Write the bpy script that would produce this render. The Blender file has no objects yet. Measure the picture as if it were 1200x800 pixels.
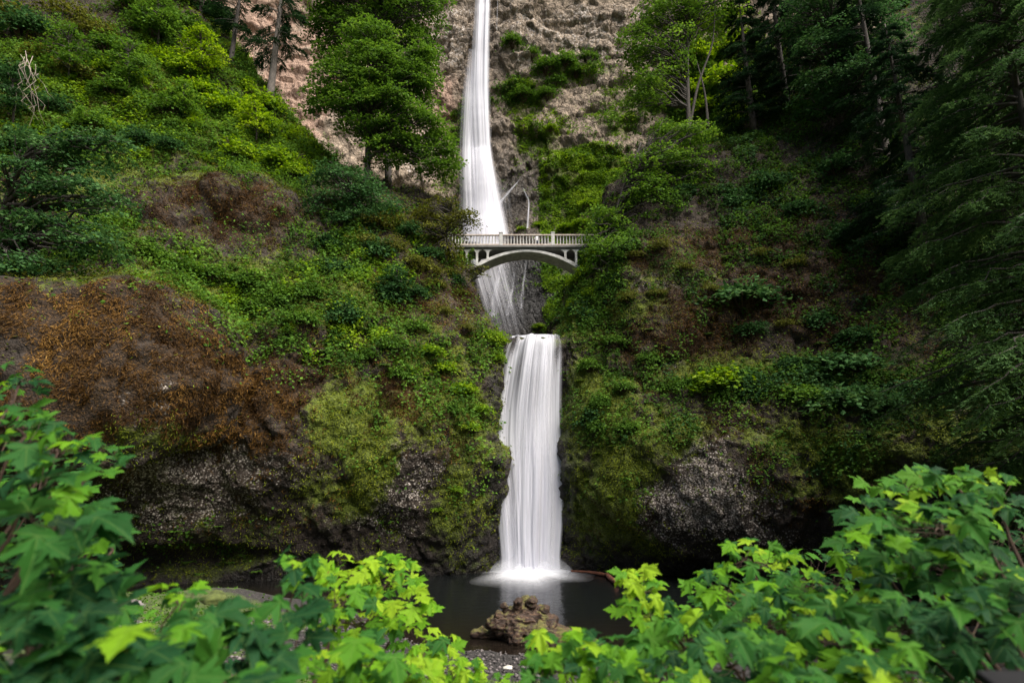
import bpy, math
import numpy as np
from mathutils import Vector
from mathutils.bvhtree import BVHTree

rng = np.random.default_rng(11)
SC = bpy.context.scene
COL = SC.collection
R = math.radians

# ------------------------------------------------------------------ camera
CAM = np.array([0.0, 0.0, 8.0]); TILT = R(13.6); F = 667.0
cam_d = bpy.data.cameras.new('camera'); cam = bpy.data.objects.new('camera', cam_d); COL.objects.link(cam)
cam.location = CAM; cam.rotation_euler = (R(90) + TILT, 0, 0)
cam_d.sensor_width = 36; cam_d.lens = F / 1200 * 36; cam_d.clip_start = 0.05; cam_d.clip_end = 2000; cam_d.dof.use_dof = True; cam_d.dof.focus_distance = 52; cam_d.dof.aperture_fstop = 1.2
SC.camera = cam
CT, ST = math.cos(TILT), math.sin(TILT)

def pdir(px, py):
    a = (px - 600) / F; b = (400 - py) / F
    return np.array([a, CT - b * ST, ST + b * CT])
def pt(px, py, Y):
    d = pdir(px, py); return CAM + d * (Y / d[1])
def ptz(px, z, Y):
    return np.array([(px - 600) / F * (Y * CT + (z - 8) * ST), Y, z])
def proj(P):
    P = np.asarray(P, float); d = P - CAM
    ax = d[..., 1] * CT + d[..., 2] * ST; up = -d[..., 1] * ST + d[..., 2] * CT
    ax = np.where(ax < 0.05, 0.05, ax)
    return 600 + F * d[..., 0] / ax, 400 - F * up / ax, ax

# ------------------------------------------------------------------ noise
def _h(ix, iy, iz, s=0):
    h = (ix.astype(np.int64) * 374761393 + iy.astype(np.int64) * 668265263 + iz.astype(np.int64) * 2147483647 + s * 974634777) & 0xFFFFFFFF
    h = ((h ^ (h >> 13)) * 1274126177) & 0xFFFFFFFF
    h = ((h ^ (h >> 16)) * 2246822519) & 0xFFFFFFFF
    return ((h ^ (h >> 15)) & 0xFFFFFF) / float(0xFFFFFF)
def vnoise(P, s=0):
    I = np.floor(P).astype(np.int64); f = P - I; f = f * f * f * (f * (f * 6 - 15) + 10)
    out = 0
    for dx in (0, 1):
        for dy in (0, 1):
            for dz in (0, 1):
                w = (f[:, 0] if dx else 1 - f[:, 0]) * (f[:, 1] if dy else 1 - f[:, 1]) * (f[:, 2] if dz else 1 - f[:, 2])
                out = out + w * _h(I[:, 0] + dx, I[:, 1] + dy, I[:, 2] + dz, s)
    return out
def fbm(P, o=4, s=0, g=0.5):
    a, t, n = 1.0, 0.0, 0.0
    for k in range(o):
        t = t + a * (vnoise(P * (2.03 ** k) + 17.3 * k, s + k) - 0.5); n += a; a *= g
    return t / n * 2          # about -1..1
def worley(P, s=0):
    I = np.floor(P).astype(np.int64); f1 = np.full(len(P), 9.0); f2 = np.full(len(P), 9.0); cid = np.zeros(len(P))
    for dx in (-1, 0, 1):
        for dy in (-1, 0, 1):
            for dz in (-1, 0, 1):
                c = I + np.array([dx, dy, dz])
                q = np.stack([c[:, i] + _h(c[:, 0], c[:, 1], c[:, 2], s + i) for i in range(3)], 1)
                d = np.sqrt(((P - q) ** 2).sum(1)); hid = _h(c[:, 0], c[:, 1], c[:, 2], s + 7)
                m = d < f1; f2 = np.where(m, f1, np.minimum(f2, d)); cid = np.where(m, hid, cid); f1 = np.where(m, d, f1)
    return f1, f2, cid
def sm(x, a, b):
    t = np.clip((x - a) / (b - a), 0, 1); return t * t * (3 - 2 * t)

# ------------------------------------------------------------------ mesh helpers
def link(name, data, parent=None):
    o = bpy.data.objects.new(name, data); COL.objects.link(o)
    if parent is not None: o.parent = parent
    return o
def mesh_np(name, V, Fc, mat, parent=None, attrs=None, smooth=True, uv=None):
    V = np.asarray(V, np.float32); Fc = np.asarray(Fc, np.int32); k = Fc.shape[1]
    me = bpy.data.meshes.new(name); me.vertices.add(len(V)); me.vertices.foreach_set('co', V.ravel())
    me.loops.add(Fc.size); me.loops.foreach_set('vertex_index', Fc.ravel())
    me.polygons.add(len(Fc)); me.polygons.foreach_set('loop_start', np.arange(len(Fc), dtype=np.int32) * k)
    me.polygons.foreach_set('use_smooth', np.full(len(Fc), smooth))
    me.update(calc_edges=True)
    for an, av in (attrs or {}).items():
        a = me.attributes.new(an, 'FLOAT', 'POINT'); a.data.foreach_set('value', np.asarray(av, np.float32))
    if uv is not None:
        l = me.uv_layers.new(name='UVMap'); l.data.foreach_set('uv', np.asarray(uv, np.float32)[Fc.ravel()].ravel())
    me.materials.append(mat)
    return link(name, me, parent)
def grid_faces(n, m):
    i = np.arange(n - 1)[:, None] * m + np.arange(m - 1)[None]
    return np.stack([i, i + 1, i + m + 1, i + m], -1).reshape(-1, 4)
def tag(o, label, cat, group=None, kind=None):
    if label: o['label'] = label
    if cat: o['category'] = cat
    if group: o['group'] = group
    if kind: o['kind'] = kind
    return o
def empty(name, loc, label, cat, group=None, rz=0, sc=1.0):
    o = bpy.data.objects.new(name, None); COL.objects.link(o); o.location = [float(x) for x in loc]
    o.rotation_euler = (0, 0, rz); o.scale = (sc, sc, sc)
    return tag(o, label, cat, group)
def copy_tree(o, loc, rz, sc, label, group=None):
    r = o.copy(); COL.objects.link(r); r.location = [float(x) for x in loc]; r.rotation_euler = (0, 0, rz); r.scale = (sc, sc, sc)
    r['label'] = label
    if group: r['group'] = group
    elif 'group' in r: del r['group']
    for ch in list(o.children):
        c = ch.copy(); COL.objects.link(c); c.parent = r
    return r
class MB:
    """collects tubes, boxes and lathes into one mesh"""
    def __init__(s): s.V = []; s.F = []; s.n = 0
    def add(s, V, Fc):
        V = np.asarray(V, float); s.V.append(V); s.F += [tuple(int(i) + s.n for i in f) for f in Fc]; s.n += len(V)
    def tube(s, P, rad, k=7, cap=True):
        P = np.asarray(P, float); n = len(P); rad = np.broadcast_to(np.asarray(rad, float), (n,))
        T = np.gradient(P, axis=0); T /= np.linalg.norm(T, axis=1)[:, None] + 1e-9
        ref = np.array([0, 0, 1.0]) if abs(T[0, 2]) < 0.9 else np.array([1.0, 0, 0])
        A = np.cross(T, ref); A /= np.linalg.norm(A, axis=1)[:, None] + 1e-9; B = np.cross(T, A)
        a = np.arange(k) / k * 2 * np.pi
        V = P[:, None] + rad[:, None, None] * (np.cos(a)[None, :, None] * A[:, None] + np.sin(a)[None, :, None] * B[:, None])
        Fc = [(i * k + j, i * k + (j + 1) % k, (i + 1) * k + (j + 1) % k, (i + 1) * k + j) for i in range(n - 1) for j in range(k)]
        if cap: Fc += [tuple(range(k))[::-1], tuple(range((n - 1) * k, n * k))]
        s.add(V.reshape(-1, 3), Fc)
    def box(s, c, h, rot=None):
        V = np.array([[x, y, z] for x in (-1, 1) for y in (-1, 1) for z in (-1, 1)], float) * np.asarray(h, float)
        if rot is not None: V = V @ np.asarray(rot).T
        s.add(V + np.asarray(c, float), [(0, 1, 3, 2), (4, 6, 7, 5), (0, 4, 5, 1), (2, 3, 7, 6), (0, 2, 6, 4), (1, 5, 7, 3)])
    def lathe(s, c, prof, k=10):
        a = np.arange(k) / k * 2 * np.pi; n = len(prof)
        V = [[c[0] + r * math.cos(t), c[1] + r * math.sin(t), c[2] + z] for r, z in prof for t in a]
        Fc = [(i * k + j, i * k + (j + 1) % k, (i + 1) * k + (j + 1) % k, (i + 1) * k + j) for i in range(n - 1) for j in range(k)]
        s.add(V, Fc + [tuple(range(k))[::-1], tuple(range((n - 1) * k, n * k))])
    def mesh(s, name, mat, smooth=True, bevel=0):
        me = bpy.data.meshes.new(name); me.from_pydata(np.concatenate(s.V).tolist(), [], s.F); me.update()
        me.polygons.foreach_set('use_smooth', np.full(len(me.polygons), smooth)); me.materials.append(mat); return me
    def build(s, name, mat, parent=None, smooth=True, bevel=0):
        o = link(name, s.mesh(name, mat, smooth), parent)
        if bevel:
            b = o.modifiers.new('bevel', 'BEVEL'); b.width = bevel; b.segments = 2; b.limit_method = 'ANGLE'
        return o

# ------------------------------------------------------------------ materials
class NT:
    def __init__(s, name):
        s.m = bpy.data.materials.new(name); s.m.use_nodes = True; s.t = s.m.node_tree; s.t.nodes.clear()
        s.out = s.t.nodes.new('ShaderNodeOutputMaterial')
    def n(s, typ, ins=None, **kw):
        x = s.t.nodes.new('ShaderNode' + typ)
        for k, v in kw.items(): setattr(x, k, v)
        for k, v in (ins or {}).items():
            if isinstance(v, bpy.types.NodeSocket): s.t.links.new(v, x.inputs[k])
            else: x.inputs[k].default_value = v
        return x
    def link(s, a, b): s.t.links.new(a, b)
    def attr(s, name): return s.n('Attribute', attribute_name=name).outputs['Fac']
    def pos(s): return s.n('TexCoord').outputs['Object']
    def noise(s, vec, scale, detail=4, rough=0.55, dist=0.0):
        return s.n('TexNoise', {'Vector': vec, 'Scale': scale, 'Detail': detail, 'Roughness': rough, 'Distortion': dist}).outputs['Fac']
    def ramp(s, fac, stops, interp='LINEAR'):
        r = s.n('ValToRGB', {'Fac': fac}); cr = r.color_ramp; cr.interpolation = interp
        while len(cr.elements) > 1: cr.elements.remove(cr.elements[-1])
        for i, (p, c) in enumerate(stops):
            e = cr.elements[0] if i == 0 else cr.elements.new(p)
            e.position = p; e.color = (*c, 1) if len(c) == 3 else c
        return r.outputs['Color']
    def math(s, op, a, b=0.0, c=0.0, clamp=False):
        x = s.n('Math', operation=op, use_clamp=clamp)
        for i, v in enumerate((a, b, c)):
            if isinstance(v, bpy.types.NodeSocket): s.t.links.new(v, x.inputs[i])
            else: x.inputs[i].default_value = v
        return x.outputs[0]
    def mix(s, fac, a, b, blend='MIX'):
        x = s.n('Mix', data_type='RGBA', blend_type=blend)
        for i, v in ((0, fac), (6, a), (7, b)):
            if isinstance(v, bpy.types.NodeSocket): s.t.links.new(v, x.inputs[i])
            else: x.inputs[i].default_value = v if i == 0 else (*v, 1)
        return x.outputs[2]
    def step(s, x, a, b):
        r = s.n('MapRange', {'Value': x, 'From Min': a, 'From Max': b}, interpolation_type='SMOOTHSTEP'); return r.outputs[0]

def leaf_mat(name, cols, trans=0.35, rough=0.65, spec=0.07):
    t = NT(name)
    col = t.ramp(t.attr('tint'), [(i / (len(cols) - 1), c) for i, c in enumerate(cols)])
    p = t.n('BsdfPrincipled', {'Base Color': col, 'Roughness': rough, 'Specular IOR Level': spec})
    hs = t.n('HueSaturation', {'Color': col, 'Value': 1.3, 'Saturation': 1.05, 'Hue': 0.49})
    tr = t.n('BsdfTranslucent', {'Color': hs.outputs[0]})
    mx = t.n('MixShader', {0: trans, 1: p.outputs[0], 2: tr.outputs[0]})
    t.link(mx.outputs[0], t.out.inputs[0]); return t.m
def bark_mat(name, a, b, scale=6):
    t = NT(name); P = t.pos()
    mp = t.n('Mapping', {'Vector': P, 'Scale': (1, 1, 0.25)})
    nz = t.noise(mp.outputs[0], scale, 6, 0.7)
    col = t.ramp(nz, [(0.3, a), (0.7, b)])
    bp = t.n('Bump', {'Height': nz, 'Strength': 0.8, 'Distance': 0.06})
    p = t.n('BsdfPrincipled', {'Base Color': col, 'Roughness': 0.9, 'Normal': bp.outputs[0]})
    t.link(p.outputs[0], t.out.inputs[0]); return t.m
def cliff_mat(name, rock_a, rock_b, cell=3.0, bump=0.25, ck=0.6):
    t = NT(name); P = t.pos()
    n1 = t.noise(P, 0.35, 5); n2 = t.noise(P, 1.7, 6, 0.65); n3 = t.noise(P, 7.0, 4, 0.7)
    v = t.n('TexVoronoi', {'Vector': P, 'Scale': cell, 'Randomness': 1.0}); cellc = t.n('SeparateColor', {0: v.outputs['Color']}).outputs[0]
    v2 = t.n('TexVoronoi', {'Vector': P, 'Scale': cell * 2.7, 'Randomness': 1.0}); cellc2 = t.n('SeparateColor', {0: v2.outputs['Color']}).outputs[1]
    rock = t.ramp(t.math('ADD', t.math('MULTIPLY', n1, 0.5), t.math('MULTIPLY', n2, 0.5)), [(0.35, rock_a), (0.65, rock_b)])
    rock = t.mix(t.math('MULTIPLY', cellc, 0.5), rock, t.mix(0.5, rock, (0.02, 0.017, 0.015)))
    wp = t.n('VectorMath', {0: t.n('Mapping', {'Vector': P, 'Scale': (1, 1, 0.72)}).outputs[0], 1: t.n('VectorMath', {0: t.n('TexNoise', {'Vector': P, 'Scale': 1.1, 'Detail': 3}).outputs['Color'], 'Scale': 0.55}, operation='SCALE').outputs[0]}, operation='ADD').outputs[0]
    ve = t.n('TexVoronoi', {'Vector': wp, 'Scale': cell * 0.62}, feature='DISTANCE_TO_EDGE'); crack = t.step(ve.outputs['Distance'], 0.0, 0.11)
    ve2 = t.n('TexVoronoi', {'Vector': wp, 'Scale': cell * 1.9}, feature='DISTANCE_TO_EDGE'); crack2 = t.step(ve2.outputs['Distance'], 0.0, 0.14)
    rock = t.mix(t.math('MULTIPLY', t.math('SUBTRACT', 1.0, t.math('MULTIPLY', crack, crack2)), ck), rock, (0.02, 0.016, 0.013))
    # pale weathered fragments
    pm = t.math('MULTIPLY', t.step(t.math('ADD', t.math('MULTIPLY', t.attr('pale'), 0.75), t.math('ADD', t.math('MULTIPLY', cellc2, 0.4), t.math('MULTIPLY', n2, 0.35))), 0.72, 0.98), t.step(v2.outputs['Distance'], 0.85, 0.25))
    palec = t.ramp(cellc2, [(0.0, (0.16, 0.13, 0.105)), (0.6, (0.33, 0.28, 0.24)), (1.0, (0.52, 0.46, 0.41))])
    rock = t.mix(pm, rock, palec)
    # orange pink oxidised rock
    om = t.step(t.math('ADD', t.attr('pink'), t.math('MULTIPLY', n2, 0.5)), 0.45, 0.95)
    rock = t.mix(om, rock, t.ramp(n3, [(0.3, (0.20, 0.125, 0.09)), (0.7, (0.42, 0.29, 0.22))]))
    # dry brown moss
    bm = t.step(t.math('ADD', t.attr('brown'), t.math('MULTIPLY', t.math('SUBTRACT', t.math('ADD', t.math('MULTIPLY', n2, .6), t.math('MULTIPLY', n3, .4)), 0.5), 2.2)), 0.35, 0.75)
    brc = t.ramp(n3, [(0.32, (0.006, 0.004, 0.002)), (0.54, (0.030, 0.016, 0.006)), (0.78, (0.20, 0.105, 0.026))])
    col = t.mix(bm, rock, brc)
    gm = t.step(t.math('ADD', t.attr('moss'), t.math('MULTIPLY', t.math('SUBTRACT', t.math('ADD', t.math('MULTIPLY', n2, .7), t.math('MULTIPLY', n1, .3)), 0.5), 2.0)), 0.35, 0.8)
    grc = t.ramp(n3, [(0.28, (0.010, 0.014, 0.003)), (0.5, (0.075, 0.10, 0.010)), (0.76, (0.19, 0.23, 0.024))])
    col = t.mix(gm, col, grc)
    wet = t.attr('wet')
    col = t.mix(t.math('MULTIPLY', wet, 0.72), col, (0.010, 0.009, 0.008))
    rough = t.n('MapRange', {'Value': wet, 'To Min': 0.92, 'To Max': 0.45}).outputs[0]
    h = t.math('ADD', t.math('MULTIPLY', n2, 0.8), t.math('ADD', t.math('MULTIPLY', n3, 0.45), t.math('MULTIPLY', t.math('SUBTRACT', 1.0, v2.outputs['Distance']), 0.25)))
    h = t.math('ADD', h, t.math('MULTIPLY', t.math('SUBTRACT', 1.0, v.outputs['Distance']), 0.4))
    h = t.math('ADD', h, t.math('ADD', t.math('MULTIPLY', crack, 0.8 * ck), t.math('MULTIPLY', crack2, 0.5 * ck)))
    bp = t.n('Bump', {'Height': h, 'Strength': 1.0, 'Distance': bump})
    p = t.n('BsdfPrincipled', {'Base Color': col, 'Roughness': rough, 'Normal': bp.outputs[0], 'Specular IOR Level': 0.35})
    t.link(p.outputs[0], t.out.inputs[0]); return t.m
def plain_mat(name, a, b, scale=3, rough=0.8, bump=0.02, spec=0.4):
    t = NT(name); nz = t.noise(t.pos(), scale, 6, 0.65)
    bp = t.n('Bump', {'Height': nz, 'Strength': 0.6, 'Distance': bump})
    p = t.n('BsdfPrincipled', {'Base Color': t.ramp(nz, [(0.3, a), (0.7, b)]), 'Roughness': rough, 'Normal': bp.outputs[0], 'Specular IOR Level': spec})
    t.link(p.outputs[0], t.out.inputs[0]); return t.m

M = {}
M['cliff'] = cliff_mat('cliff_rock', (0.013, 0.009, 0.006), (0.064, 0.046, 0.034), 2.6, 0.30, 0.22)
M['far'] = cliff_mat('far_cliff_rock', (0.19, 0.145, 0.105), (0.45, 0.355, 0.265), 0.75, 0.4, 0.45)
M['bright'] = leaf_mat('bright_leaf', [(0.03, 0.07, 0.006), (0.085, 0.17, 0.010), (0.17, 0.28, 0.016), (0.26, 0.36, 0.03)], 0.4)
M['mid'] = leaf_mat('mid_leaf', [(0.016, 0.04, 0.006), (0.045, 0.105, 0.013), (0.085, 0.175, 0.02), (0.14, 0.24, 0.03)], 0.35)
M['deep'] = leaf_mat('deep_leaf', [(0.008, 0.022, 0.007), (0.02, 0.056, 0.016), (0.04, 0.105, 0.03), (0.08, 0.16, 0.045)], 0.3)
M['olive'] = leaf_mat('olive_leaf', [(0.025, 0.03, 0.005), (0.065, 0.075, 0.011), (0.12, 0.13, 0.018), (0.18, 0.19, 0.028)], 0.3)
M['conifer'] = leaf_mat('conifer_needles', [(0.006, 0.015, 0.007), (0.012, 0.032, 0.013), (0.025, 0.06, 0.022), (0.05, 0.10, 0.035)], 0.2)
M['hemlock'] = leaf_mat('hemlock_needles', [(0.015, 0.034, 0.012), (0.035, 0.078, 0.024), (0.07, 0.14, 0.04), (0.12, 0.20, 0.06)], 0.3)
M['drygrass'] = leaf_mat('dry_grass', [(0.022, 0.011, 0.004), (0.07, 0.036, 0.010), (0.17, 0.09, 0.022), (0.32, 0.19, 0.055)], 0.25)
M['mossblade'] = leaf_mat('moss_tuft', [(0.045, 0.06, 0.006), (0.11, 0.14, 0.012), (0.18, 0.22, 0.02), (0.24, 0.27, 0.03)], 0.3)
M['bark'] = bark_mat('bark', (0.02, 0.016, 0.013), (0.075, 0.062, 0.052))
M['bark_light'] = bark_mat('bark_grey', (0.05, 0.042, 0.036), (0.16, 0.135, 0.115))
M['twig'] = bark_mat('red_brown_twig', (0.03, 0.016, 0.010), (0.09, 0.05, 0.03), 20)
M['deadwood'] = bark_mat('dead_wood', (0.13, 0.10, 0.08), (0.34, 0.28, 0.23), 8)
M['concrete'] = plain_mat('pale_concrete', (0.24, 0.23, 0.21), (0.54, 0.53, 0.51), 1.8, 0.85)
M['concrete_stained'] = plain_mat('stained_concrete', (0.30, 0.22, 0.17), (0.56, 0.50, 0.45), 2.5, 0.9)
M['concrete_dark'] = plain_mat('grey_concrete', (0.10, 0.095, 0.09), (0.17, 0.165, 0.155), 1.2, 0.9)
M['gravel_x'] = plain_mat('gravel_stone', (0.05, 0.042, 0.04), (0.26, 0.23, 0.22), 2.3, 0.8)
M['black'] = plain_mat('black_coated_metal', (0.005, 0.005, 0.006), (0.010, 0.010, 0.011), 8, 0.6, .005, .15)

# ------------------------------------------------------------------ lofted terrain
def catmull(C, t):
    """C: (n, ...) control values, t in 0..n-1"""
    n = len(C); i = np.clip(np.floor(t).astype(int), 0, n - 2); f = (t - i).reshape((-1,) + (1,) * (C.ndim - 1))
    g = lambda j: C[np.clip(j, 0, n - 1)]
    p0, p1, p2, p3 = g(i - 1), g(i), g(i + 1), g(i + 2)
    m1 = (p2 - p0) * 0.4; m2 = (p3 - p1) * 0.4
    return (2 * f**3 - 3 * f**2 + 1) * p1 + (f**3 - 2 * f**2 + f) * m1 + (-2 * f**3 + 3 * f**2) * p2 + (f**3 - f**2) * m2
def arc_t(C, n, w=None):
    d = np.linalg.norm(np.diff(C, axis=0), axis=-1)
    d = d.mean(axis=1) if d.ndim > 1 else d
    if w is not None: d = d * np.asarray(w)
    s = np.concatenate([[0], np.cumsum(d)]); return np.interp(np.linspace(0, s[-1], n), s, np.arange(len(s)))
def loft(net, nr, nc, wr=None, wc=None):
    net = np.asarray(net, float)                       # rows x cols x 3
    A = catmull(net, arc_t(net, nr, wr)); B = catmull(np.swapaxes(A, 0, 1), arc_t(np.swapaxes(net, 0, 1), nc, wc))
    return np.swapaxes(B, 0, 1)
def grid_normals(G):
    du = np.gradient(G, axis=0); dv = np.gradient(G, axis=1); N = np.cross(dv, du); N /= np.linalg.norm(N, axis=-1)[..., None] + 1e-9
    return N
def blobs(V, lst):
    """coloured patches that sit on the surface: each is centred on a point of it and measured in metres"""
    u, v, ax = proj(V); out = {}
    for px, py, rx, ry, name, val in lst:
        d2 = (u - px) ** 2 + (v - py) ** 2; near = d2 < d2.min() + 60
        c = np.nonzero(near)[0][np.argmin(ax[near])]; k = ax[c] / F
        e = ((V[:, 0] - V[c, 0]) / (rx * k)) ** 2 + ((V[:, 2] - V[c, 2]) / (ry * k)) ** 2
        dep = (V[:, 1] - V[c, 1]) / (1.5 * max(rx, ry) * k)
        w = val * np.exp(-0.8 * (e + dep ** 2) ** 1.3)
        out[name] = np.maximum(out.get(name, 0), w)
    for i, n in enumerate(('moss', 'brown', 'pale', 'wet', 'pink', 'veg')):
        out.setdefault(n, np.zeros(len(V)))
        if n != 'wet': out[n] = np.clip(out[n] * (1 + (1.6 if n == 'brown' else 1.15) * fbm(V / 3.0, 4, 600 + 10 * i, .65)), 0, 1.3)
    return out
TERR = []
def terrain(name, G, disp, lst, mat, label=None, flip=False, post=None):
    N = grid_normals(G)
    if flip: N = -N
    V = G.reshape(-1, 3); Nn = N.reshape(-1, 3)
    V = V + Nn * disp(V, Nn)[:, None]
    G2 = V.reshape(G.shape); N = grid_normals(G2); N = -N if flip else N
    at = blobs(V, lst)
    if post: post(V, N.reshape(-1, 3), at)
    Fc = grid_faces(*G.shape[:2])
    if flip: Fc = Fc[:, ::-1]
    o = mesh_np(name, V, Fc, mat, attrs=at)
    o['kind'] = 'structure'
    if label: o['label'] = label
    TERR.append(dict(o=o, V=V, N=N.reshape(-1, 3), F=Fc, at=at)); return TERR[-1]

def boss(V, px, py, Y, rx, ry, amp):
    c = pt(px, py, Y); k = proj(c)[2] / F; e = ((V[:, 0] - c[0]) / (rx * k)) ** 2 + ((V[:, 2] - c[2]) / (ry * k)) ** 2 + .5 * fbm(V / 4.0, 3, 71)
    return amp * np.sqrt(np.clip(1 - e, 0, 1)) * (np.abs(V[:, 1] - Y) < 14)
def cliff_disp(a_big=1.0, a_mid=0.45, a_cell=0.35, cell=1.1, bosses=()):
    def f(V, N):
        extra = sum((boss(V, *b) for b in bosses), 0)
        q = V + 0.8 * np.stack([fbm(V / 3.0, 2, 31), fbm(V / 3.0, 2, 41), fbm(V / 3.0, 2, 51)], 1)
        f1, f2, cid = worley(q / np.array([cell, cell, cell * 1.2]), 5)
        g1, g2, gid = worley(q / (cell * 0.42), 15)
        big = fbm(V / np.array([9.0, 9.0, 6.0]), 3, 3); mid = fbm(V / 2.4, 4, 13, 0.6)
        rug = sm(fbm(V / 7.0, 2, 77), -0.5, 0.4)
        l1, l2, lid = worley(q / 0.75, 65); extra = extra + .26 * (.55 - l1) * sm(fbm(V / 5.0, 2, 78), -.5, .3)
        return extra + a_big * big + a_mid * mid + a_cell * rug * ((cid - 0.5) * 1.2 + np.minimum(f2 - f1, 0.4)) + a_cell * 0.45 * ((gid - 0.5) + np.minimum(g2 - g1, 0.35))
    return f

# --- the left bluff
def col(px0, rows):        # rows: (px or None, py, Y)
    return [pt(px0 if a is None else a, b, c) for a, b, c in rows]
Lcols = []
def lcol(px, Yb, rows, rx=None):
    P = [ptz(px, -2.0, Yb)] + [pt(px if len(r) == 2 else r[2], r[0], r[1]) for r in rows]
    rg = P[-1]; P.append(rg + np.array([-1.0, 11, -5])); Lcols.append(P)
# far out of the frame on the camera's side
Lcols.append([np.array([-58, 8, z]) + np.array([-o, 0, 0]) for z, o in ((-2, 0), (2, 0), (9, -3), (18, -4), (22, 0), (28, 5), (38, 12), (50, 20), (62, 26), (58, 36))])
Lcols.append([np.array([-48, 24, z]) + np.array([-o, o * .5, 0]) for z, o in ((-2, 0), (2, 0), (9, -3), (18, -4), (22, 0), (28, 5), (38, 12), (50, 20), (62, 26), (58, 36))])
lcol(-60, 42, [(680, 42.5), (590, 38.5), (470, 35.5), (345, 36.5), (300, 41), (190, 47), (60, 53), (-120, 61)])
lcol(60, 45, [(672, 45.5), (590, 41.5), (480, 37.5), (335, 38.5), (300, 43.5), (190, 51), (60, 58), (-90, 66)])
lcol(180, 47, [(670, 47.2), (590, 44), (480, 39.8), (345, 42.2), (300, 46), (220, 53), (90, 61), (-55, 72)])
lcol(262, 49, [(670, 48.8), (580, 46), (490, 45.2), (385, 46.5), (320, 49), (240, 54), (150, 62), (40, 72)])
lcol(380, 50.5, [(672, 50.3), (590, 47.2), (500, 46.3), (412, 47.8), (350, 51), (290, 55), (230, 60), (182, 67)])
lcol(500, 53, [(668, 52.5), (590, 50.2), (500, 49.5), (430, 51.2), (370, 54), (310, 57.5), (268, 61), (232, 66)])
lcol(570, 55, [(664, 54.5, 572), (590, 53.0, 570), (500, 52.8, 566), (425, 54.5, 572), (385, 56, 560), (345, 58.5, 540), (300, 61, 522), (262, 65, 512)])
Lcols.append([ptz(588, -2, 57.0), pt(588, 655, 56.6), pt(584, 580, 56.0), pt(578, 490, 55.8), pt(582, 415, 57.0), pt(578, 388, 58.0), pt(555, 345, 60.5), pt(537, 305, 63), pt(520, 265, 68), pt(490, 262, 78)])
Lcols.append([np.array([x, 72.0, z]) for x, z in ((-4, -2), (-4, 3), (-4, 10), (-4, 17), (-4.5, 23), (-6.0, 27), (-8, 30), (-10, 35), (-13, 38), (-18, 36))])
Lcols.append([np.array([x, 100.0, z]) for x, z in ((-16, -2), (-16, 3), (-16, 10), (-16, 17), (-16, 23), (-17, 27), (-19, 30), (-21, 33), (-24, 34), (-30, 30))])
Lnet = np.swapaxes(np.array(Lcols), 0, 1)
GL = loft(Lnet, 400, 520, wr=[.4, 1, 1.2, 1.2, 1.2, 1.1, 1, .9, .4], wc=[.12, .3, 1, 1, 1, 1, 1, 1, 1, .8, .25])

left_b = [(120, 385, 140, 85, 'brown', 1.25), (190, 350, 60, 40, 'brown', 1.1), (40, 470, 110, 60, 'brown', .8), (245, 230, 80, 55, 'brown', 1.1), (300, 470, 75, 90, 'brown', 1.0), (350, 450, 40, 100, 'brown', .75),
    (475, 455, 60, 50, 'brown', 1.1), (520, 500, 50, 40, 'brown', .9), (500, 330, 60, 50, 'brown', .6), (200, 590, 200, 50, 'brown', .35), (545, 350, 30, 60, 'brown', .5), (490, 490, 60, 40, 'brown', .9), (30, 200, 40, 60, 'brown', .6),
    (170, 465, 55, 45, 'pale', .75), (180, 490, 45, 30, 'pale', .8), (470, 570, 90, 70, 'pale', .55), (250, 560, 150, 70, 'pale', .55), (275, 500, 50, 40, 'pale', .5), (130, 560, 90, 50, 'pale', .4), (330, 590, 90, 60, 'pale', .42), (460, 300, 60, 40, 'pale', .35), (550, 360, 30, 40, 'pale', .45),
    (425, 500, 45, 95, 'moss', 1.1), (400, 570, 50, 50, 'moss', .7), (540, 590, 40, 90, 'moss', .75), (560, 500, 40, 70, 'moss', .8), (520, 480, 60, 60, 'moss', .6), (250, 630, 90, 35, 'moss', .55), (480, 640, 120, 30, 'moss', .35), (120, 600, 60, 50, 'moss', .4),
    (190, 520, 60, 25, 'moss', .6), (510, 420, 90, 50, 'moss', .5), (350, 340, 150, 60, 'moss', .8), (150, 130, 220, 130, 'moss', .6),
    (300, 345, 110, 45, 'veg', 1.0), (395, 390, 90, 45, 'veg', 1.0), (500, 415, 75, 45, 'veg', .65), (545, 465, 45, 45, 'veg', .6), (120, 110, 190, 130, 'veg', 1.2), (300, 160, 100, 90, 'veg', 1.2), (60, 270, 120, 70, 'veg', .9), (570, 400, 30, 30, 'veg', 1.0),
    (430, 300, 100, 70, 'veg', .8), (220, 300, 80, 30, 'veg', .8), (510, 280, 60, 60, 'veg', .7), (240, 640, 70, 28, 'veg', .5), (430, 520, 30, 110, 'veg', .35), (230, 60, 100, 100, 'veg', 1.), (560, 560, 30, 60, 'veg', .35), (350, 300, 60, 40, 'veg', .5),
    (588, 600, 10, 110, 'wet', 1.0), (585, 470, 8, 60, 'wet', .8), (300, 672, 330, 14, 'wet', .8), (560, 655, 40, 25, 'wet', .9)]
def wet_low(V, N, at):
    at['wet'] = np.maximum(at['wet'], 1.0 * (1 - sm(V[:, 2] + 1.2 * fbm(V / 3.0, 2, 93), 0.3, 3.0)))
    n = fbm(V / 5.0, 3, 91)
    at['moss'] = at['moss'] + 0.6 * sm(N[:, 2], 0.1, 0.6) * (0.75 + n) * (1 - np.clip(at['brown'], 0, .8))
    at['brown'] = at['brown'] + 0.18 * n
    at['pale'] = at['pale'] + 0.25 * fbm(V / 3.0, 3, 191)
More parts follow.
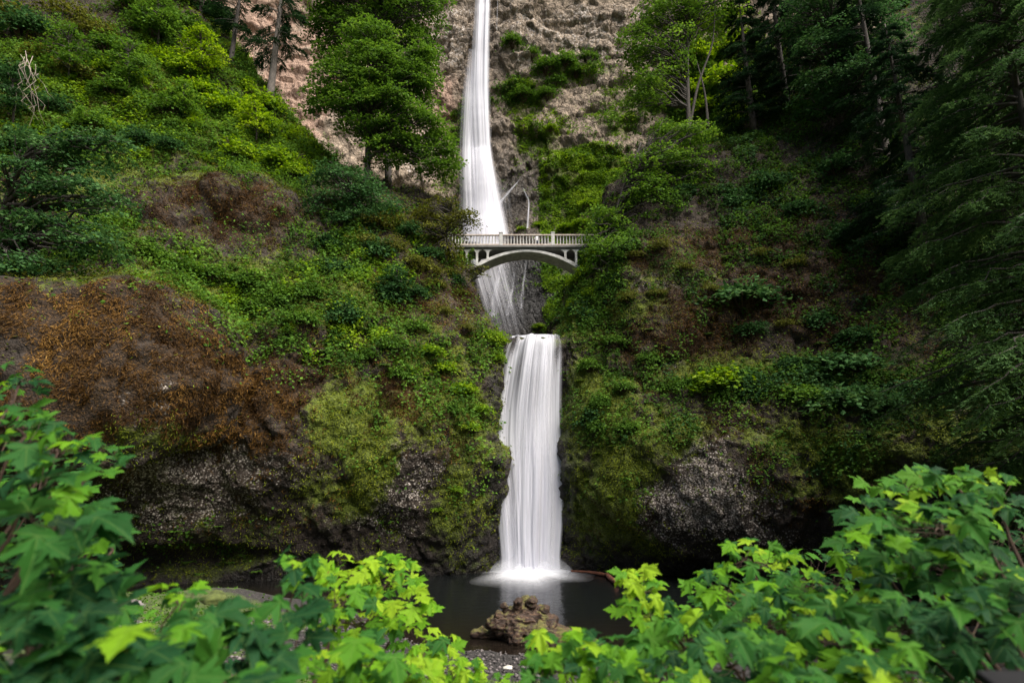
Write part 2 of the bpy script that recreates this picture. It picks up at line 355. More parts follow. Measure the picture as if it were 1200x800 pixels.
TL = terrain('cliff_terrain', GL, cliff_disp(0.9, 0.6, 0.5, 1.2, [(110, 430, 38.5, 136, 104, 4.2), (505, 545, 50, 85, 85, 1.6), (320, 500, 46, 55, 95, 1.5), (215, 235, 52, 60, 45, 2.2), (290, 235, 54, 45, 45, 1.8), (170, 590, 45, 120, 30, -0.7), (150, 660, 46, 160, 22, -2.0)]), left_b, M['cliff'], 'brown mossy rock bluff on the near side of the gorge with a grassy shelf', post=wet_low)

# --- the right bluff
Rcols = []
Rcols.append([np.array([x, 100.0, z]) for x, z in ((22, -2), (22, 3), (22, 10), (22, 17), (22, 23), (23, 27), (25, 30), (27, 33), (30, 36), (38, 36))])
Rcols.append([np.array([x, 72.0, z]) for x, z in ((4.8, -2), (4.8, 3), (4.8, 10), (5.0, 17), (5.2, 23), (6.2, 27), (8.0, 30), (10.5, 35), (14, 40), (22, 42))])
Rcols.append([ptz(656, -2, 57.0), pt(657, 655, 56.6), pt(661, 580, 56.0), pt(662, 490, 55.8), pt(660, 415, 57.0), pt(664, 385, 58.0), pt(674, 345, 60.5), pt(686, 305, 63), pt(700, 262, 67), pt(722, 235, 78)])
def rcol(px, Yb, rows):
    P = [ptz(px, -2.0, Yb)] + [pt(px if len(r) == 2 else r[2], r[0], r[1]) for r in rows]
    P.append(P[-1] + np.array([1.5, 12, -3])); Rcols.append(P)
rcol(690, 55, [(662, 54.6), (590, 52.8), (500, 52.6), (432, 54), (390, 56), (340, 58, 694), (290, 61, 702), (225, 66, 712)])
rcol(755, 53.5, [(668, 53.0), (590, 49.3), (500, 49.3), (450, 51.5), (395, 53.8), (330, 56), (265, 59.5), (180, 65)])
rcol(840, 51.5, [(678, 50.8), (590, 46.6), (510, 46.6), (468, 48.4), (400, 52), (330, 54), (260, 57.5), (165, 64)])
rcol(930, 49, [(680, 48), (590, 44.6), (520, 44.4), (480, 45.6), (420, 49.2), (340, 51), (260, 54.5), (120, 64)])
rcol(1050, 45, [(680, 44), (590, 41), (530, 40.6), (490, 41.6), (430, 45), (340, 47.5), (230, 51.5), (20, 62)])
rcol(1200, 40, [(680, 39), (590, 36.5), (530, 36), (490, 37), (420, 40.5), (320, 43.5), (170, 48), (-80, 58)])
Rcols.append([np.array([46, 24, z]) + np.array([o, o * .4, 0]) for z, o in ((-2, 0), (2, 0), (7, -2), (11, -2), (14, 0), (19, 4), (27, 8), (40, 13), (58, 22), (56, 34))])
Rcols.append([np.array([56, 6, z]) + np.array([o, 0, 0]) for z, o in ((-2, 0), (2, 0), (7, -2), (11, -2), (14, 0), (19, 4), (27, 8), (40, 13), (58, 22), (56, 34))])
Rnet = np.swapaxes(np.array(Rcols), 0, 1)
GR = loft(Rnet, 380, 460, wr=[.4, 1, 1.2, 1.2, 1.2, 1.1, 1, .9, .4], wc=[.25, .8, 1, 1, 1, 1, 1, 1, .5, .2])
right_b = [(815, 570, 66, 50, 'pale', 1.3), (850, 590, 60, 34, 'pale', 1.2), (790, 600, 80, 40, 'pale', .6), (905, 510, 30, 30, 'pale', .5), (860, 640, 120, 30, 'pale', .4), (770, 400, 40, 60, 'pale', .4), (790, 330, 40, 50, 'pale', .4), (820, 530, 70, 30, 'pale', .5),
    (705, 560, 45, 95, 'moss', 1.1), (690, 480, 40, 80, 'moss', 1.0), (770, 500, 60, 35, 'moss', .9), (740, 640, 60, 40, 'moss', .5), (960, 530, 90, 55, 'moss', .85), (1080, 540, 120, 60, 'moss', .6), (745, 330, 40, 60, 'moss', .5), (800, 300, 40, 70, 'moss', .4), (860, 430, 120, 40, 'moss', .6), (690, 350, 40, 60, 'moss', .9), (860, 640, 60, 20, 'moss', .3), (740, 570, 40, 70, 'moss', .7),
    (850, 495, 90, 30, 'brown', .6), (820, 370, 110, 90, 'brown', .9), (930, 350, 100, 90, 'brown', .9), (870, 280, 140, 70, 'brown', .8), (760, 300, 50, 60, 'brown', .6), (720, 600, 40, 50, 'brown', .5), (900, 540, 30, 60, 'brown', .6), (980, 580, 100, 40, 'brown', .5), (1050, 330, 120, 120, 'brown', .4),
    (685, 340, 40, 70, 'veg', .8), (740, 430, 90, 40, 'veg', .5), (690, 490, 35, 45, 'veg', .6), (720, 540, 30, 80, 'veg', .35), (860, 445, 80, 25, 'veg', 1.0), (980, 440, 100, 35, 'veg', 1.0), (1080, 450, 140, 60, 'veg', .8), (850, 210, 150, 45, 'veg', .7), (980, 240, 150, 90, 'veg', .7), (1100, 300, 150, 120, 'veg', .7), (960, 530, 90, 40, 'veg', .45), (720, 270, 40, 60, 'veg', 1.0), (770, 490, 60, 30, 'veg', .5), (800, 330, 80, 70, 'veg', .35), (1120, 560, 100, 50, 'veg', .6), (930, 140, 150, 80, 'veg', .7),
    (660, 600, 10, 120, 'wet', 1.0), (662, 470, 8, 80, 'wet', .7), (800, 672, 330, 14, 'wet', .8), (690, 650, 40, 25, 'wet', .8)]
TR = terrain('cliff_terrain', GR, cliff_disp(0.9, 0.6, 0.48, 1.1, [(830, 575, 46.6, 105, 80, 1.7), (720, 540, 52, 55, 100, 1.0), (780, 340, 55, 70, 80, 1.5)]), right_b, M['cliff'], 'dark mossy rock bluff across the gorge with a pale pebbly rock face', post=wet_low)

# --- the far cliff
def far_col(X, Y, off):
    return [np.array([X, Y - o, z]) for z, o in off]
zs = (12, 26, 36, 46, 56, 68, 82, 100, 125, 150)
def prof(a): return list(zip(zs, a))
Fnet = []
for X, Y, a in [(-150, 40, (0, 0, 0, 0, 0, 0, 0, 0, 0, 0)), (-105, 76, (4, 4, 4, 4, 4, 4, 2, 0, 0, -4)), (-72, 98, (16, 16, 15, 13, 10, 6, 3, 0, -1, -4)), (-52, 106, (20, 20, 19, 17, 14, 9, 4, 0, -1, -4)), (-36, 108, (20, 19, 18, 15, 12, 8, 4, 0, -1, -4)),
                (-22, 108, (10, 10, 9, 8, 6, 4, 2, 0, -1, -3)), (-10, 107, (10, 9, 7, 5, 3, 2, 0.5, 0, -1, -2)), (-2, 107, (12, 11, 9, 6, 3, 0.5, -0.5, -1, -1, -2)), (6, 107, (14, 13, 11.5, 9, 5, 2.5, 1, 0, -1, -2)),
                (16, 107, (14, 13, 12, 10, 8, 6.5, 3, 0.5, 0, -2)), (28, 106, (12, 11, 10, 9, 8, 7.5, 5.5, 1, 0, -2)), (44, 102, (10, 9, 8, 8, 8, 8, 7, 2, 0, -2)), (66, 92, (8, 8, 8, 8, 7, 6, 4, 1, 0, -2)), (100, 66, (0,) * 10), (140, 30, (0,) * 10)]:
    Fnet.append(far_col(X, Y, prof(a)))
Fnet = np.swapaxes(np.array(Fnet), 0, 1)
GF = loft(Fnet, 420, 720, wr=[.5, 1, 1, 1, 1, 1, 1, .9, .4], wc=[.08, .2, .6, 1, 1, 1, 1, 1, 1, 1, .9, .5, .2, .08])
def far_disp(V, N):
    q = V + 1.5 * np.stack([fbm(V / 6.0, 2, 31), fbm(V / 6.0, 2, 41), fbm(V / 6.0, 2, 51)], 1)
    f1, f2, cid = worley(q / np.array([2.6, 2.6, 3.2]), 5); g1, g2, gid = worley(q / np.array([1.1, 1.1, 1.5]), 25); h1, h2, hid = worley(q / .55, 35)
    smooth = np.maximum(sm(V[:, 0], -28, -34) * sm(V[:, 2], 75, 60), 0.6 * (1 - sm(V[:, 2] - 0.18 * V[:, 0], 58, 66)) * sm(V[:, 0], -12, -4))
    r = 1 - smooth
    led = sm(fbm(np.stack([V[:, 0] / 12, V[:, 1] / 12, V[:, 2] / 3.5], 1), 3, 8), -0.2, 0.2)
    return 1.6 * fbm(V / 12.0, 3, 3) + (.35 + .25 * r) * fbm(V / 3.5, 4, 13, 0.5) + r * (0.9 * led + 1.3 * (cid - 0.5) + .7 * np.minimum(f2 - f1, .3) + .45 * (gid - .5) + .3 * np.minimum(g2 - g1, .25)) + .12 * (hid - .5) * (r + .2)
far_b = [(340, 110, 50, 90, 'pink', 1.0), (380, 60, 50, 90, 'pink', .8), (300, 30, 60, 80, 'pink', .8), (520, 115, 22, 40, 'pink', .9), (505, 60, 25, 50, 'pink', .45), 
    (650, 40, 130, 60, 'pale', .6), (520, 40, 50, 60, 'pale', .6), (600, 20, 60, 60, 'pale', .5), (500, 210, 40, 60, 'pale', .4),
    (610, 115, 45, 22, 'moss', 1.0), (545, 150, 20, 45, 'moss', .8), (672, 205, 62, 46, 'moss', 1.5), (655, 255, 50, 25, 'moss', 1.3), (612, 180, 22, 40, 'moss', 1.0), (640, 240, 40, 30, 'moss', .9), (640, 160, 30, 40, 'moss', .7), (690, 230, 60, 30, 'moss', 1.0), (610, 150, 14, 40, 'moss', .8), (700, 75, 50, 15, 'moss', .6), (540, 230, 30, 40, 'moss', .6), (655, 330, 30, 60, 'moss', 1.4), (600, 340, 30, 40, 'moss', .6), (680, 280, 50, 40, 'moss', .9), (840, 100, 80, 90, 'moss', 1.2), (640, 380, 40, 30, 'moss', .8), (720, 120, 40, 60, 'moss', .5), (590, 210, 25, 30, 'moss', .5),
    (610, 115, 40, 16, 'veg', .8), (650, 80, 40, 20, 'veg', .8), (655, 205, 55, 35, 'veg', .25), (690, 235, 50, 25, 'veg', .3), (650, 330, 40, 60, 'veg', .35), (840, 100, 80, 90, 'veg', 1.1), (690, 280, 40, 30, 'veg', .4), (540, 165, 15, 35, 'veg', .5), (640, 385, 50, 20, 'veg', .9), (600, 50, 12, 12, 'veg', .6), (700, 65, 30, 10, 'veg', .5), (545, 240, 20, 30, 'veg', .5), (370, 180, 30, 40, 'veg', .5), (720, 150, 30, 60, 'veg', .4),
    (572, 200, 30, 130, 'wet', .8), (595, 320, 45, 90, 'wet', 1.1), (620, 245, 40, 35, 'wet', .7), (605, 335, 75, 110, 'wet', 1.5), (598, 235, 45, 70, 'wet', 1.1), (600, 240, 40, 60, 'wet', .7), (578, 30, 12, 80, 'wet', .5)]
def far_post(V, N, at):
    n = fbm(V / 9.0, 3, 91) * (1 - np.clip(at['wet'], 0, 1)); k = 1 - .8 * np.clip(at['wet'] * 1.1, 0, 1) * (V[:, 0] < 5.5); at['moss'] = at['moss'] * k; at['veg'] = at['veg'] * k; at['pale'] = at['pale'] * k; at['moss'] = at['moss'] + 0.25 * sm(N[:, 2], 0.2, 0.7) * (0.4 + n); at['brown'] = at['brown'] + 0.12 * n; at['pale'] = at['pale'] + .3 * n
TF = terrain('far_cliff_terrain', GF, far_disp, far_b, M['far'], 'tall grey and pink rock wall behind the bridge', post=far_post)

# --- rock under the lower fall, the bed above it
Bn = []
for u in np.linspace(0, 1, 7):
    xl = -3.2 + u * 9.6
    bow = 1 - (2 * u - 1) ** 2
    Bn.append([np.array([xl, Y, z]) for Y, z in ((57.2, -2), (57.0 + .3 * bow, 3), (56.8 + .4 * bow, 10), (56.5 + .4 * bow, 17), (56.2 + .3 * bow, 21.3), (56.8, 22.0), (60, 22.1), (70, 22.6), (85, 24.5), (104, 27))])
GB = loft(np.swapaxes(np.array(Bn), 0, 1), 220, 70, wr=[.5, 1, 1, 1, 1.5, 1, .5, .3, .3])
TB = terrain('stream_bed', GB, cliff_disp(0.0, 0.22, 0.25, 1.0), [(620, 550, 60, 140, 'wet', 1.2), (640, 380, 40, 15, 'moss', .5)], M['cliff'])

# --- near ground
def shore(X):
    return np.interp(X, [-60, -34, -22, -14, -10, -7, -4, 0, 5, 10, 18, 30, 60], [40, 41, 42.5, 42, 39, 33.5, 30.3, 29.6, 29.2, 30.5, 33, 36, 40])
def ground_z(X, Y):
    d = shore(X) - Y
    near = np.interp(Y, [-400, -20, 2.5, 10, 21, 27], [9, 6.6, 6.2, 3.4, 0.75, 0.0])
    flat = np.where(d > 0, 0.16 * (1 - np.exp(-d / 1.5)) + 0.03 * d, np.maximum(0.14 * d, -1.5))
    mound = 1.1 * np.exp(-((X + 14.5) / 4.5) ** 2 - ((Y - 29) / 4.0) ** 2) + 1.4 * np.exp(-((X + 23) / 5) ** 2 - ((Y - 34) / 4.5) ** 2) + .8 * np.exp(-((X + 19) / 3.5) ** 2 - ((Y - 40) / 2.5) ** 2)
    return near * (Y < 27) + flat * np.clip((Y - 15) / 12, 0, 1) + mound
gx = np.concatenate([np.linspace(-400, -62, 12), np.linspace(-60, 60, 300), np.linspace(62, 400, 12)]); gy = np.concatenate([np.linspace(-400, -12, 16), np.linspace(-10, 62, 240)])
XX, YY = np.meshgrid(gx, gy, indexing='ij')
ZZ = ground_z(XX, YY); Pg = np.stack([XX, YY, ZZ], -1)
ZZ += 0.10 * fbm(Pg.reshape(-1, 3) / 1.5, 4, 201).reshape(XX.shape)
Gg = np.stack([XX, YY, ZZ], -1)
def ground_mat():
    t = NT('gravel_bank'); P = t.pos(); n1 = t.noise(P, 0.5, 5); n2 = t.noise(P, 4, 5)
    v = t.n('TexVoronoi', {'Vector': P, 'Scale': 9.0}); cc = t.n('SeparateColor', {0: v.outputs['Color']}).outputs[0]
    gr = t.ramp(cc, [(0, (0.014, 0.012, 0.011)), (.6, (0.028, 0.024, 0.022)), (1, (0.075, 0.066, 0.062))])
    gr = t.mix(t.step(v.outputs['Distance'], 0.35, 0.6), gr, (0.012, 0.010, 0.009))
    gm = t.step(t.math('ADD', t.attr('moss'), t.math('MULTIPLY', t.math('SUBTRACT', n1, .5), 1.5)), .4, .7)
    c = t.mix(gm, gr, t.ramp(n2, [(.3, (0.018, 0.028, 0.006)), (.7, (0.07, 0.10, 0.018))]))
    bp = t.n('Bump', {'Height': t.math('SUBTRACT', 1.0, v.outputs['Distance']), 'Strength': 1.0, 'Distance': 0.06})
    p = t.n('BsdfPrincipled', {'Base Color': c, 'Roughness': 0.85, 'Normal': bp.outputs[0]}); t.link(p.outputs[0], t.out.inputs[0]); return t.m
Vg = Gg.reshape(-1, 3)
gmoss = np.clip(1.2 * np.exp(-((Vg[:, 0] + 15) / 5) ** 2 - ((Vg[:, 1] - 30) / 6) ** 2) + 1.1 * np.exp(-((Vg[:, 0] + 24) / 8) ** 2 - ((Vg[:, 1] - 36) / 8) ** 2) + (Vg[:, 1] < 24) * 1.0 + (np.abs(Vg[:, 0]) > 30) * 1.0, 0, 1.2)
og = mesh_np('ground', Vg, grid_faces(*XX.shape), ground_mat(), attrs=dict(moss=gmoss)); og['kind'] = 'structure'
TG = dict(o=og, V=Vg, N=grid_normals(Gg).reshape(-1, 3), F=grid_faces(*XX.shape), at=dict(moss=gmoss))

# pool
def water_mat():
    t = NT('pool_water'); P = t.pos(); n1 = t.noise(P, 0.12, 3); n2 = t.noise(t.n('Mapping', {'Vector': P, 'Scale': (1, 1.6, 1)}).outputs[0], 1.1, 3)
    bp = t.n('Bump', {'Height': n2, 'Strength': 0.5, 'Distance': 0.08})
    dp = t.attr('shallow')
    c = t.mix(t.math('MULTIPLY', dp, 0.9), (0.005, 0.006, 0.006), (0.009, 0.006, 0.004))
    p = t.n('BsdfPrincipled', {'Base Color': c, 'Roughness': 0.14, 'Normal': bp.outputs[0], 'IOR': 1.33, 'Specular IOR Level': 0.25}); t.link(p.outputs[0], t.out.inputs[0]); return t.m
wx = np.linspace(-60, 60, 160); wy = np.linspace(24, 60, 80); WX, WY = np.meshgrid(wx, wy, indexing='ij')
WV = np.stack([WX, WY, np.zeros_like(WX)], -1).reshape(-1, 3)
sh = np.clip(1 - (WV[:, 1] - shore(WV[:, 0])) / 9.0, 0, 1)
ow = mesh_np('pool_water', WV, grid_faces(160, 80), water_mat(), attrs=dict(shallow=sh)); ow['kind'] = 'structure'; ow['label'] = 'dark still plunge pool below the lower fall'

# ------------------------------------------------------------------ ray casts onto the land
allV, allF, off = [], [], 0
for T in (TL, TR, TF, TB, TG):
    allV.append(T['V']); allF.append(T['F'] + off); off += len(T['V'])
BV = BVHTree.FromPolygons(np.concatenate(allV).tolist(), np.concatenate(allF).tolist())
BVs = {k: BVHTree.FromPolygons(T['V'].tolist(), T['F'].tolist()) for k, T in dict(L=TL, R=TR, F=TF, G=TG).items()}
def land(px, py, bv=None):
    d = pdir(px, py); h = (BVs[bv] if bv else BV).ray_cast(Vector(CAM), Vector(d / np.linalg.norm(d)))
    if h[0] is None: return pt(px, py, 60), np.array([0, -1, 0.])
    n = np.array(h[1]); n = -n if n @ d > 0 else n
    return np.array(h[0]), n
def drop(X, Y, z=80, bv='G'):
    h = BVs[bv].ray_cast(Vector((X, Y, z)), Vector((0, 0, -1))); return h[0].z if h[0] else 0.0

# ------------------------------------------------------------------ falling water
def fall_mat(name, su, sv, lo, hi, col=(0.80, 0.80, 0.85)):
    """white water: fine vertical strands, the rock showing through where the sheet is thin"""
    t = NT(name); uv = t.n('TexCoord').outputs['UV']
    a = t.noise(t.n('Mapping', {'Vector': uv, 'Scale': (su, sv, 1)}).outputs[0], 1.0, 5, 0.6, 0.3)
    b = t.noise(t.n('Mapping', {'Vector': uv, 'Scale': (su * 4.5, sv * 0.8, 1), 'Location': (3, 7, 0)}).outputs[0], 1.0, 3, 0.6)
    s = t.math('ADD', t.math('MULTIPLY', a, 0.65), t.math('MULTIPLY', b, 0.35))
    x = t.math('ADD', t.attr('dens'), t.math('MULTIPLY', t.math('SUBTRACT', s, 0.5), 2.3))
    al = t.step(x, lo, hi)
    c = t.mix(t.step(b, 0.3, 0.7), (col[0] * .86, col[1] * .86, col[2] * .9), col)
    bp = t.n('Bump', {'Height': s, 'Strength': 0.7, 'Distance': 0.3})
    d = t.n('BsdfDiffuse', {'Color': c, 'Normal': bp.outputs[0]}); tl = t.n('BsdfTranslucent', {'Color': c})
    m1 = t.n('MixShader', {0: 0.35, 1: d.outputs[0], 2: tl.outputs[0]}); tr = t.n('BsdfTransparent')
    m2 = t.n('MixShader', {0: al, 1: tr.outputs[0], 2: m1.outputs[0]}); t.link(m2.outputs[0], t.out.inputs[0]); return t.m
M['fall'] = fall_mat('white_water', 12, 1.0, -0.45, 1.25)
M['fall_far'] = fall_mat('far_white_water', 7, 0.9, -0.1, 1.2)
M['veil'] = fall_mat('spray_veil', 9, 0.9, -0.2, 1.6)
M['strand'] = fall_mat('thin_stream', 4, 3, 0.0, 1.3)
def water_sheet(name, rows, nu, nv, dens, mat, parent, fold=0.2, bulge=0.5, seed=0, wall=None, gap=0.8, lip=0.0):
    rows = np.array(rows, float); t = arc_t(np.stack([rows[:, 0] * .3, rows[:, 2], rows[:, 3] * 6], 1), nv); rr = catmull(rows, t)
    u = np.linspace(0, 1, nu); V = []; UV = []; D = []
    Ys = rr[:, 3].copy()
    if wall:
        for i, r in enumerate(rr):
            ys = [land(r[0] + (r[1] - r[0]) * q, r[2], wall)[0][1] for q in (0.05, .3, .5, .7, .95)]; Ys[i] = min(ys) - gap
        k = 9; pad = np.pad(Ys, k, mode='edge'); Ys = np.array([pad[i:i + 2 * k + 1].mean() for i in range(len(Ys))])
        Ys = np.minimum.accumulate(Ys) * .5 + Ys * .5
    for i, r in enumerate(rr):
        v = i / (nv - 1)
        for q in u:
            p = pt(r[0] + (r[1] - r[0]) * q, r[2], Ys[i]); V.append(p); UV.append((q, v)); D.append(dens(q, v))
    V = np.array(V); UV = np.array(UV)
    n = fbm(np.stack([UV[:, 0] * 7, UV[:, 1] * 1.3, np.full(len(UV), seed * 3.1)], 1), 3, 300 + seed)
    V[:, 1] -= bulge * (1 - (2 * UV[:, 0] - 1) ** 2) + fold * n
    if lip: V[:, 2] -= lip * np.clip(fbm(np.stack([UV[:, 0] * 9, UV[:, 1] * 2, np.zeros(len(UV))], 1), 3, 340) + .15, -.2, 1) * np.exp(-(UV[:, 1] / .22) ** 2) * (UV[:, 1] > .05)
    return mesh_np(name, V, grid_faces(nv, nu), mat, parent, attrs=dict(dens=np.array(D)), uv=UV)

lf = empty('waterfall', onp := pt(623, 668, 54.4), 'broad silky white lower waterfall dropping straight into the dark pool', 'waterfall')
lf.location = (0, 0, 0)
edge = lambda q, a, b: sm(q, 0, a) * sm(1 - q, 0, b)
rowsA = [(596, 658, 393.0, 61), (592, 659, 394.0, 58.0), (589, 660, 397, 56.3), (584, 661, 410, 55.7), (577, 661, 438, 55.2), (570, 661, 478, 54.9), (567, 663, 520, 54.6), (572, 665, 560, 54.4), (579, 663, 610, 54.2), (583, 660, 650, 54.0), (582, 661, 669.5, 53.9)]
def densA(q, v):
    base = 0.72 + 0.85 * sm(v, 0.3, 0.75)
    dark = 0.5 * math.exp(-((q - 0.36) / .07) ** 2 - ((v - .22) / .10) ** 2) + .35 * math.exp(-((q - 0.12) / .1) ** 2 - ((v - .3) / .15) ** 2) + .35 * math.exp(-((q - 0.62) / .05) ** 2 - ((v - .3) / .2) ** 2)
    e = edge(q, 0.20 if v < .6 else .15, 0.10)
    lipn = max(0.0, float(fbm(np.array([[q * 9, v * 3, 4.0]]), 3, 360)[0]) + .12) * math.exp(-((v - .10) / .09) ** 2)
    return (base - dark - 1.5 * lipn) * e - 0.55 * (1 - e)
water_sheet('water_sheet', rowsA, 90, 130, densA, M['fall'], lf, 0.5, 0.5, 1, lip=.8)
rowsB = [(612, 652, 398, 56.0), (606, 654, 430, 54.9), (598, 655, 480, 54.5), (592, 657, 530, 54.2), (592, 656, 580, 53.9), (594, 653, 640, 53.6), (594, 653, 669.5, 53.5)]
water_sheet('water_strands', rowsB, 80, 110, lambda q, v: (0.1 + 0.75 * sm(v, .35, .75)) * edge(q, .3, .25) - .6 * (1 - edge(q, .3, .25)) - .5 * sm(v, .12, 0), M['fall'], lf, 0.5, 0.6, 2, lip=.4)
rowsC = [(583, 602, 470, 54.9), (578, 600, 510, 54.5), (581, 603, 550, 54.2), (588, 607, 600, 53.9), (590, 608, 650, 53.7)]
water_sheet('side_strands', rowsC, 30, 60, lambda q, v: 0.35 * edge(q, .3, .3) - .4 * (1 - edge(q, .3, .3)) - .4 * sm(v, .2, 0) - .4 * sm(v, .8, 1), M['strand'], lf, 0.3, 0.4, 3)
# foam fanning out over the pool
def foam_mat():
    t = NT('pool_foam'); uv = t.n('TexCoord').outputs['UV']
    a = t.noise(t.n('Mapping', {'Vector': uv, 'Scale': (46, .8, 1)}).outputs[0], 1.0, 4, 0.6)
    a2 = t.noise(t.n('Mapping', {'Vector': uv, 'Scale': (150, 2.0, 1)}).outputs[0], 1.0, 3, 0.6)
    al = t.math('MULTIPLY', t.attr('dens'), t.math('ADD', 0.25, t.math('ADD', t.math('MULTIPLY', a, .9), t.math('MULTIPLY', a2, .6))), clamp=True)
    d = t.n('BsdfDiffuse', {'Color': (0.82, 0.83, 0.88, 1)}); tr = t.n('BsdfTransparent')
    m2 = t.n('MixShader', {0: al, 1: tr.outputs[0], 2: d.outputs[0]}); t.link(m2.outputs[0], t.out.inputs[0]); return t.m
M['foam'] = foam_mat()
c0 = pt(622, 667, 54.2); c0[2] = 0
nr_, na_ = 26, 120; V, UV, D = [], [], []
for i in range(nr_):
    r = i / (nr_ - 1)
    for j in range(na_):
        a = -math.pi + j / (na_ - 1) * 2 * math.pi; rr = r * (1 + 0.16 * math.sin(3 * a + 1) * r + .1 * math.sin(7 * a) * r)
        V.append([c0[0] + math.cos(a) * 6.0 * rr, c0[1] + math.sin(a) * (8.5 if math.sin(a) < 0 else 4) * rr, 0.03 + 0.35 * math.exp(-(r / .35) ** 2) * (0.9 + .1 * math.sin(5 * a))])
        UV.append((j / (na_ - 1), r)); D.append(1.3 * math.exp(-(r / .46) ** 2) + .12 * (1 - r) * (r > .2))
mesh_np('foam', np.array(V), grid_faces(nr_, na_), M['foam'], lf, attrs=dict(dens=np.array(D)), uv=np.array(UV))

# low mist where the water lands
V, UV, D = [], [], []
for i in range(14):
    f = i / 13
    for j in range(49):
        a = j / 48 * 2 * math.pi; rr = math.cos(f * math.pi / 2); V.append([c0[0] + math.cos(a) * 3.9 * rr, c0[1] + .6 + math.sin(a) * 2.2 * rr, 0.02 + 2.6 * f ** 1.3]); UV.append((j / 48, f)); D.append(.62 * (1 - f) ** 1.2)
t = NT('landing_mist'); lw = t.n('LayerWeight', {'Blend': .5}).outputs['Facing']; nz = t.noise(t.pos(), .9, 3)
al = t.math('MULTIPLY', t.math('MULTIPLY', t.attr('dens'), t.math('SUBTRACT', 1.0, lw)), t.math('ADD', .35, nz), clamp=True)
d = t.n('BsdfDiffuse', {'Color': (.75, .76, .8, 1)}); m2 = t.n('MixShader', {0: al, 1: t.n('BsdfTransparent').outputs[0], 2: d.outputs[0]}); t.link(m2.outputs[0], t.out.inputs[0])
mesh_np('mist', np.array(V), grid_faces(14, 49), t.m, lf, attrs=dict(dens=np.array(D)), uv=np.array(UV))

uf = empty('waterfall', (0, 0, 0), 'very tall thin upper waterfall streaming down the high rock wall behind the bridge', 'waterfall')
rowsU = [(555, 580, -70, 0), (553, 579, -20, 0), (551, 579, 10, 0), (547, 579, 60, 0), (544, 580, 120, 0), (546, 583, 180, 0), (545, 594, 230, 0), (540, 608, 278, 0)]
water_sheet('water_sheet', rowsU, 50, 150, lambda q, v: 1.3 * edge(q, .5, .38) - .5 * (1 - edge(q, .5, .38)), M['fall_far'], uf, 0.6, 1.2, 5, 'F', 2.0)
rowsV = [(540, 566, 60, 0), (533, 566, 120, 0), (529, 566, 180, 0), (528, 570, 230, 0), (527, 575, 285, 0)]
water_sheet('spray_veil', rowsV, 40, 80, lambda q, v: 1.6 * edge(q, .8, .3) - .5 * (1 - edge(q, .6, .3)) - .6 * sm(v, .25, 0), M['veil'], uf, 0.6, 0.8, 6, 'F', 1.6)
rowsW = [(536, 598, 240, 0), (538, 606, 275, 0), (544, 616, 305, 0), (552, 624, 335, 0), (562, 630, 365, 0), (574, 634, 400, 0)]
water_sheet('wet_face_water', rowsW, 70, 80, lambda q, v: (1.3 - 1.05 * v - 0.55 * q) * edge(q, .2, .45) - .35 * (1 - edge(q, .2, .45)) - .5 * sm(v, .2, 0), M['veil'], uf, 0.3, 0.5, 7, 'F', 0.8)
rowsX = [(538, 590, 180, 0), (534, 600, 220, 0), (532, 606, 260, 0), (534, 612, 300, 0)]
water_sheet('mist', rowsX, 40, 50, lambda q, v: 1.35 * edge(q, .5, .5) - .3 - .5 * sm(v, .5, 0) - .35 * sm(v, .6, 1), M['veil'], uf, 0.3, 2.5, 8, 'F', 2.6)
def stream(pts, w0, w1, parent, dens=0.7, name='side_stream'):
    pts = np.array(pts, float); rows = [(x - (w0 + (w1 - w0) * i / (len(pts) - 1)) / 2, x + (w0 + (w1 - w0) * i / (len(pts) - 1)) / 2, y, 0) for i, (x, y) in enumerate(pts)]
    return water_sheet(name, rows, 8, 40, lambda q, v: dens * edge(q, .5, .5) - .3 * (1 - edge(q, .5, .5)) - .5 * sm(v, .12, 0), M['strand'], parent, 0.1, 0.25, 9, 'F', 0.5)
stream([(610, 210), (604, 217), (596, 226), (586, 238), (576, 252), (566, 275)], 3, 16, uf, .8)
stream([(590, 178), (586, 188), (580, 198), (575, 212)], 3, 7, uf, .25)
stream([(612, 219), (615, 226), (619, 235), (619.5, 245), (618, 268)], 2.5, 5.5, uf, .75)
stream([(619, 228), (620, 238), (619, 252)], 1.5, 3, uf, .6)
stream([(583, -20), (583, 10), (582, 36)], 3, 2, uf, .45)
stream([(617, 292), (616, 312), (613, 335), (611, 362)], 5, 9, uf, .4)
stream([(588, 292), (585, 312), (582, 335), (578, 372)], 14, 22, uf, .5)
stream([(603, 318), (600, 340), (595, 370)], 6, 14, uf, .4)
# ------------------------------------------------------------------ footbridge
Yb = 62.0
def bx(px): return (px - 600) / F * (Yb * CT + 26.5 * ST)
ZD = pt(617, 287.5, Yb)[2]              # walking surface
ZR = pt(617, 274.5, Yb)[2]              # top of the rail
br = empty('footbridge', (bx(617), Yb + 1.6, ZD), 'white concrete arch footbridge with a balustrade across the gorge', 'bridge')
def loc(mb):
    for i, v in enumerate(mb.V): mb.V[i] = v - np.array(br.location)
    return mb
XL, XR, WD = bx(505), bx(722), 3.2
m = MB(); m.box(((XL + XR) / 2, Yb + WD / 2, ZD - 0.13), ((XR - XL) / 2, WD / 2 + .12, 0.13)); m.box(((XL + XR) / 2, Yb + WD / 2, ZD - 0.36), ((XR - XL) / 2, WD / 2 - .1, 0.098))
loc(m).build('deck', M['concrete_dark'], br, False, .02)
m = MB()
for y in (Yb - .02, Yb + WD - .2): m.box(((XL + XR) / 2, y + .11, ZD + 0.085), ((XR - XL) / 2, 0.13, 0.08))
loc(m).build('kerb', M['concrete_stained'], br, False, .015)
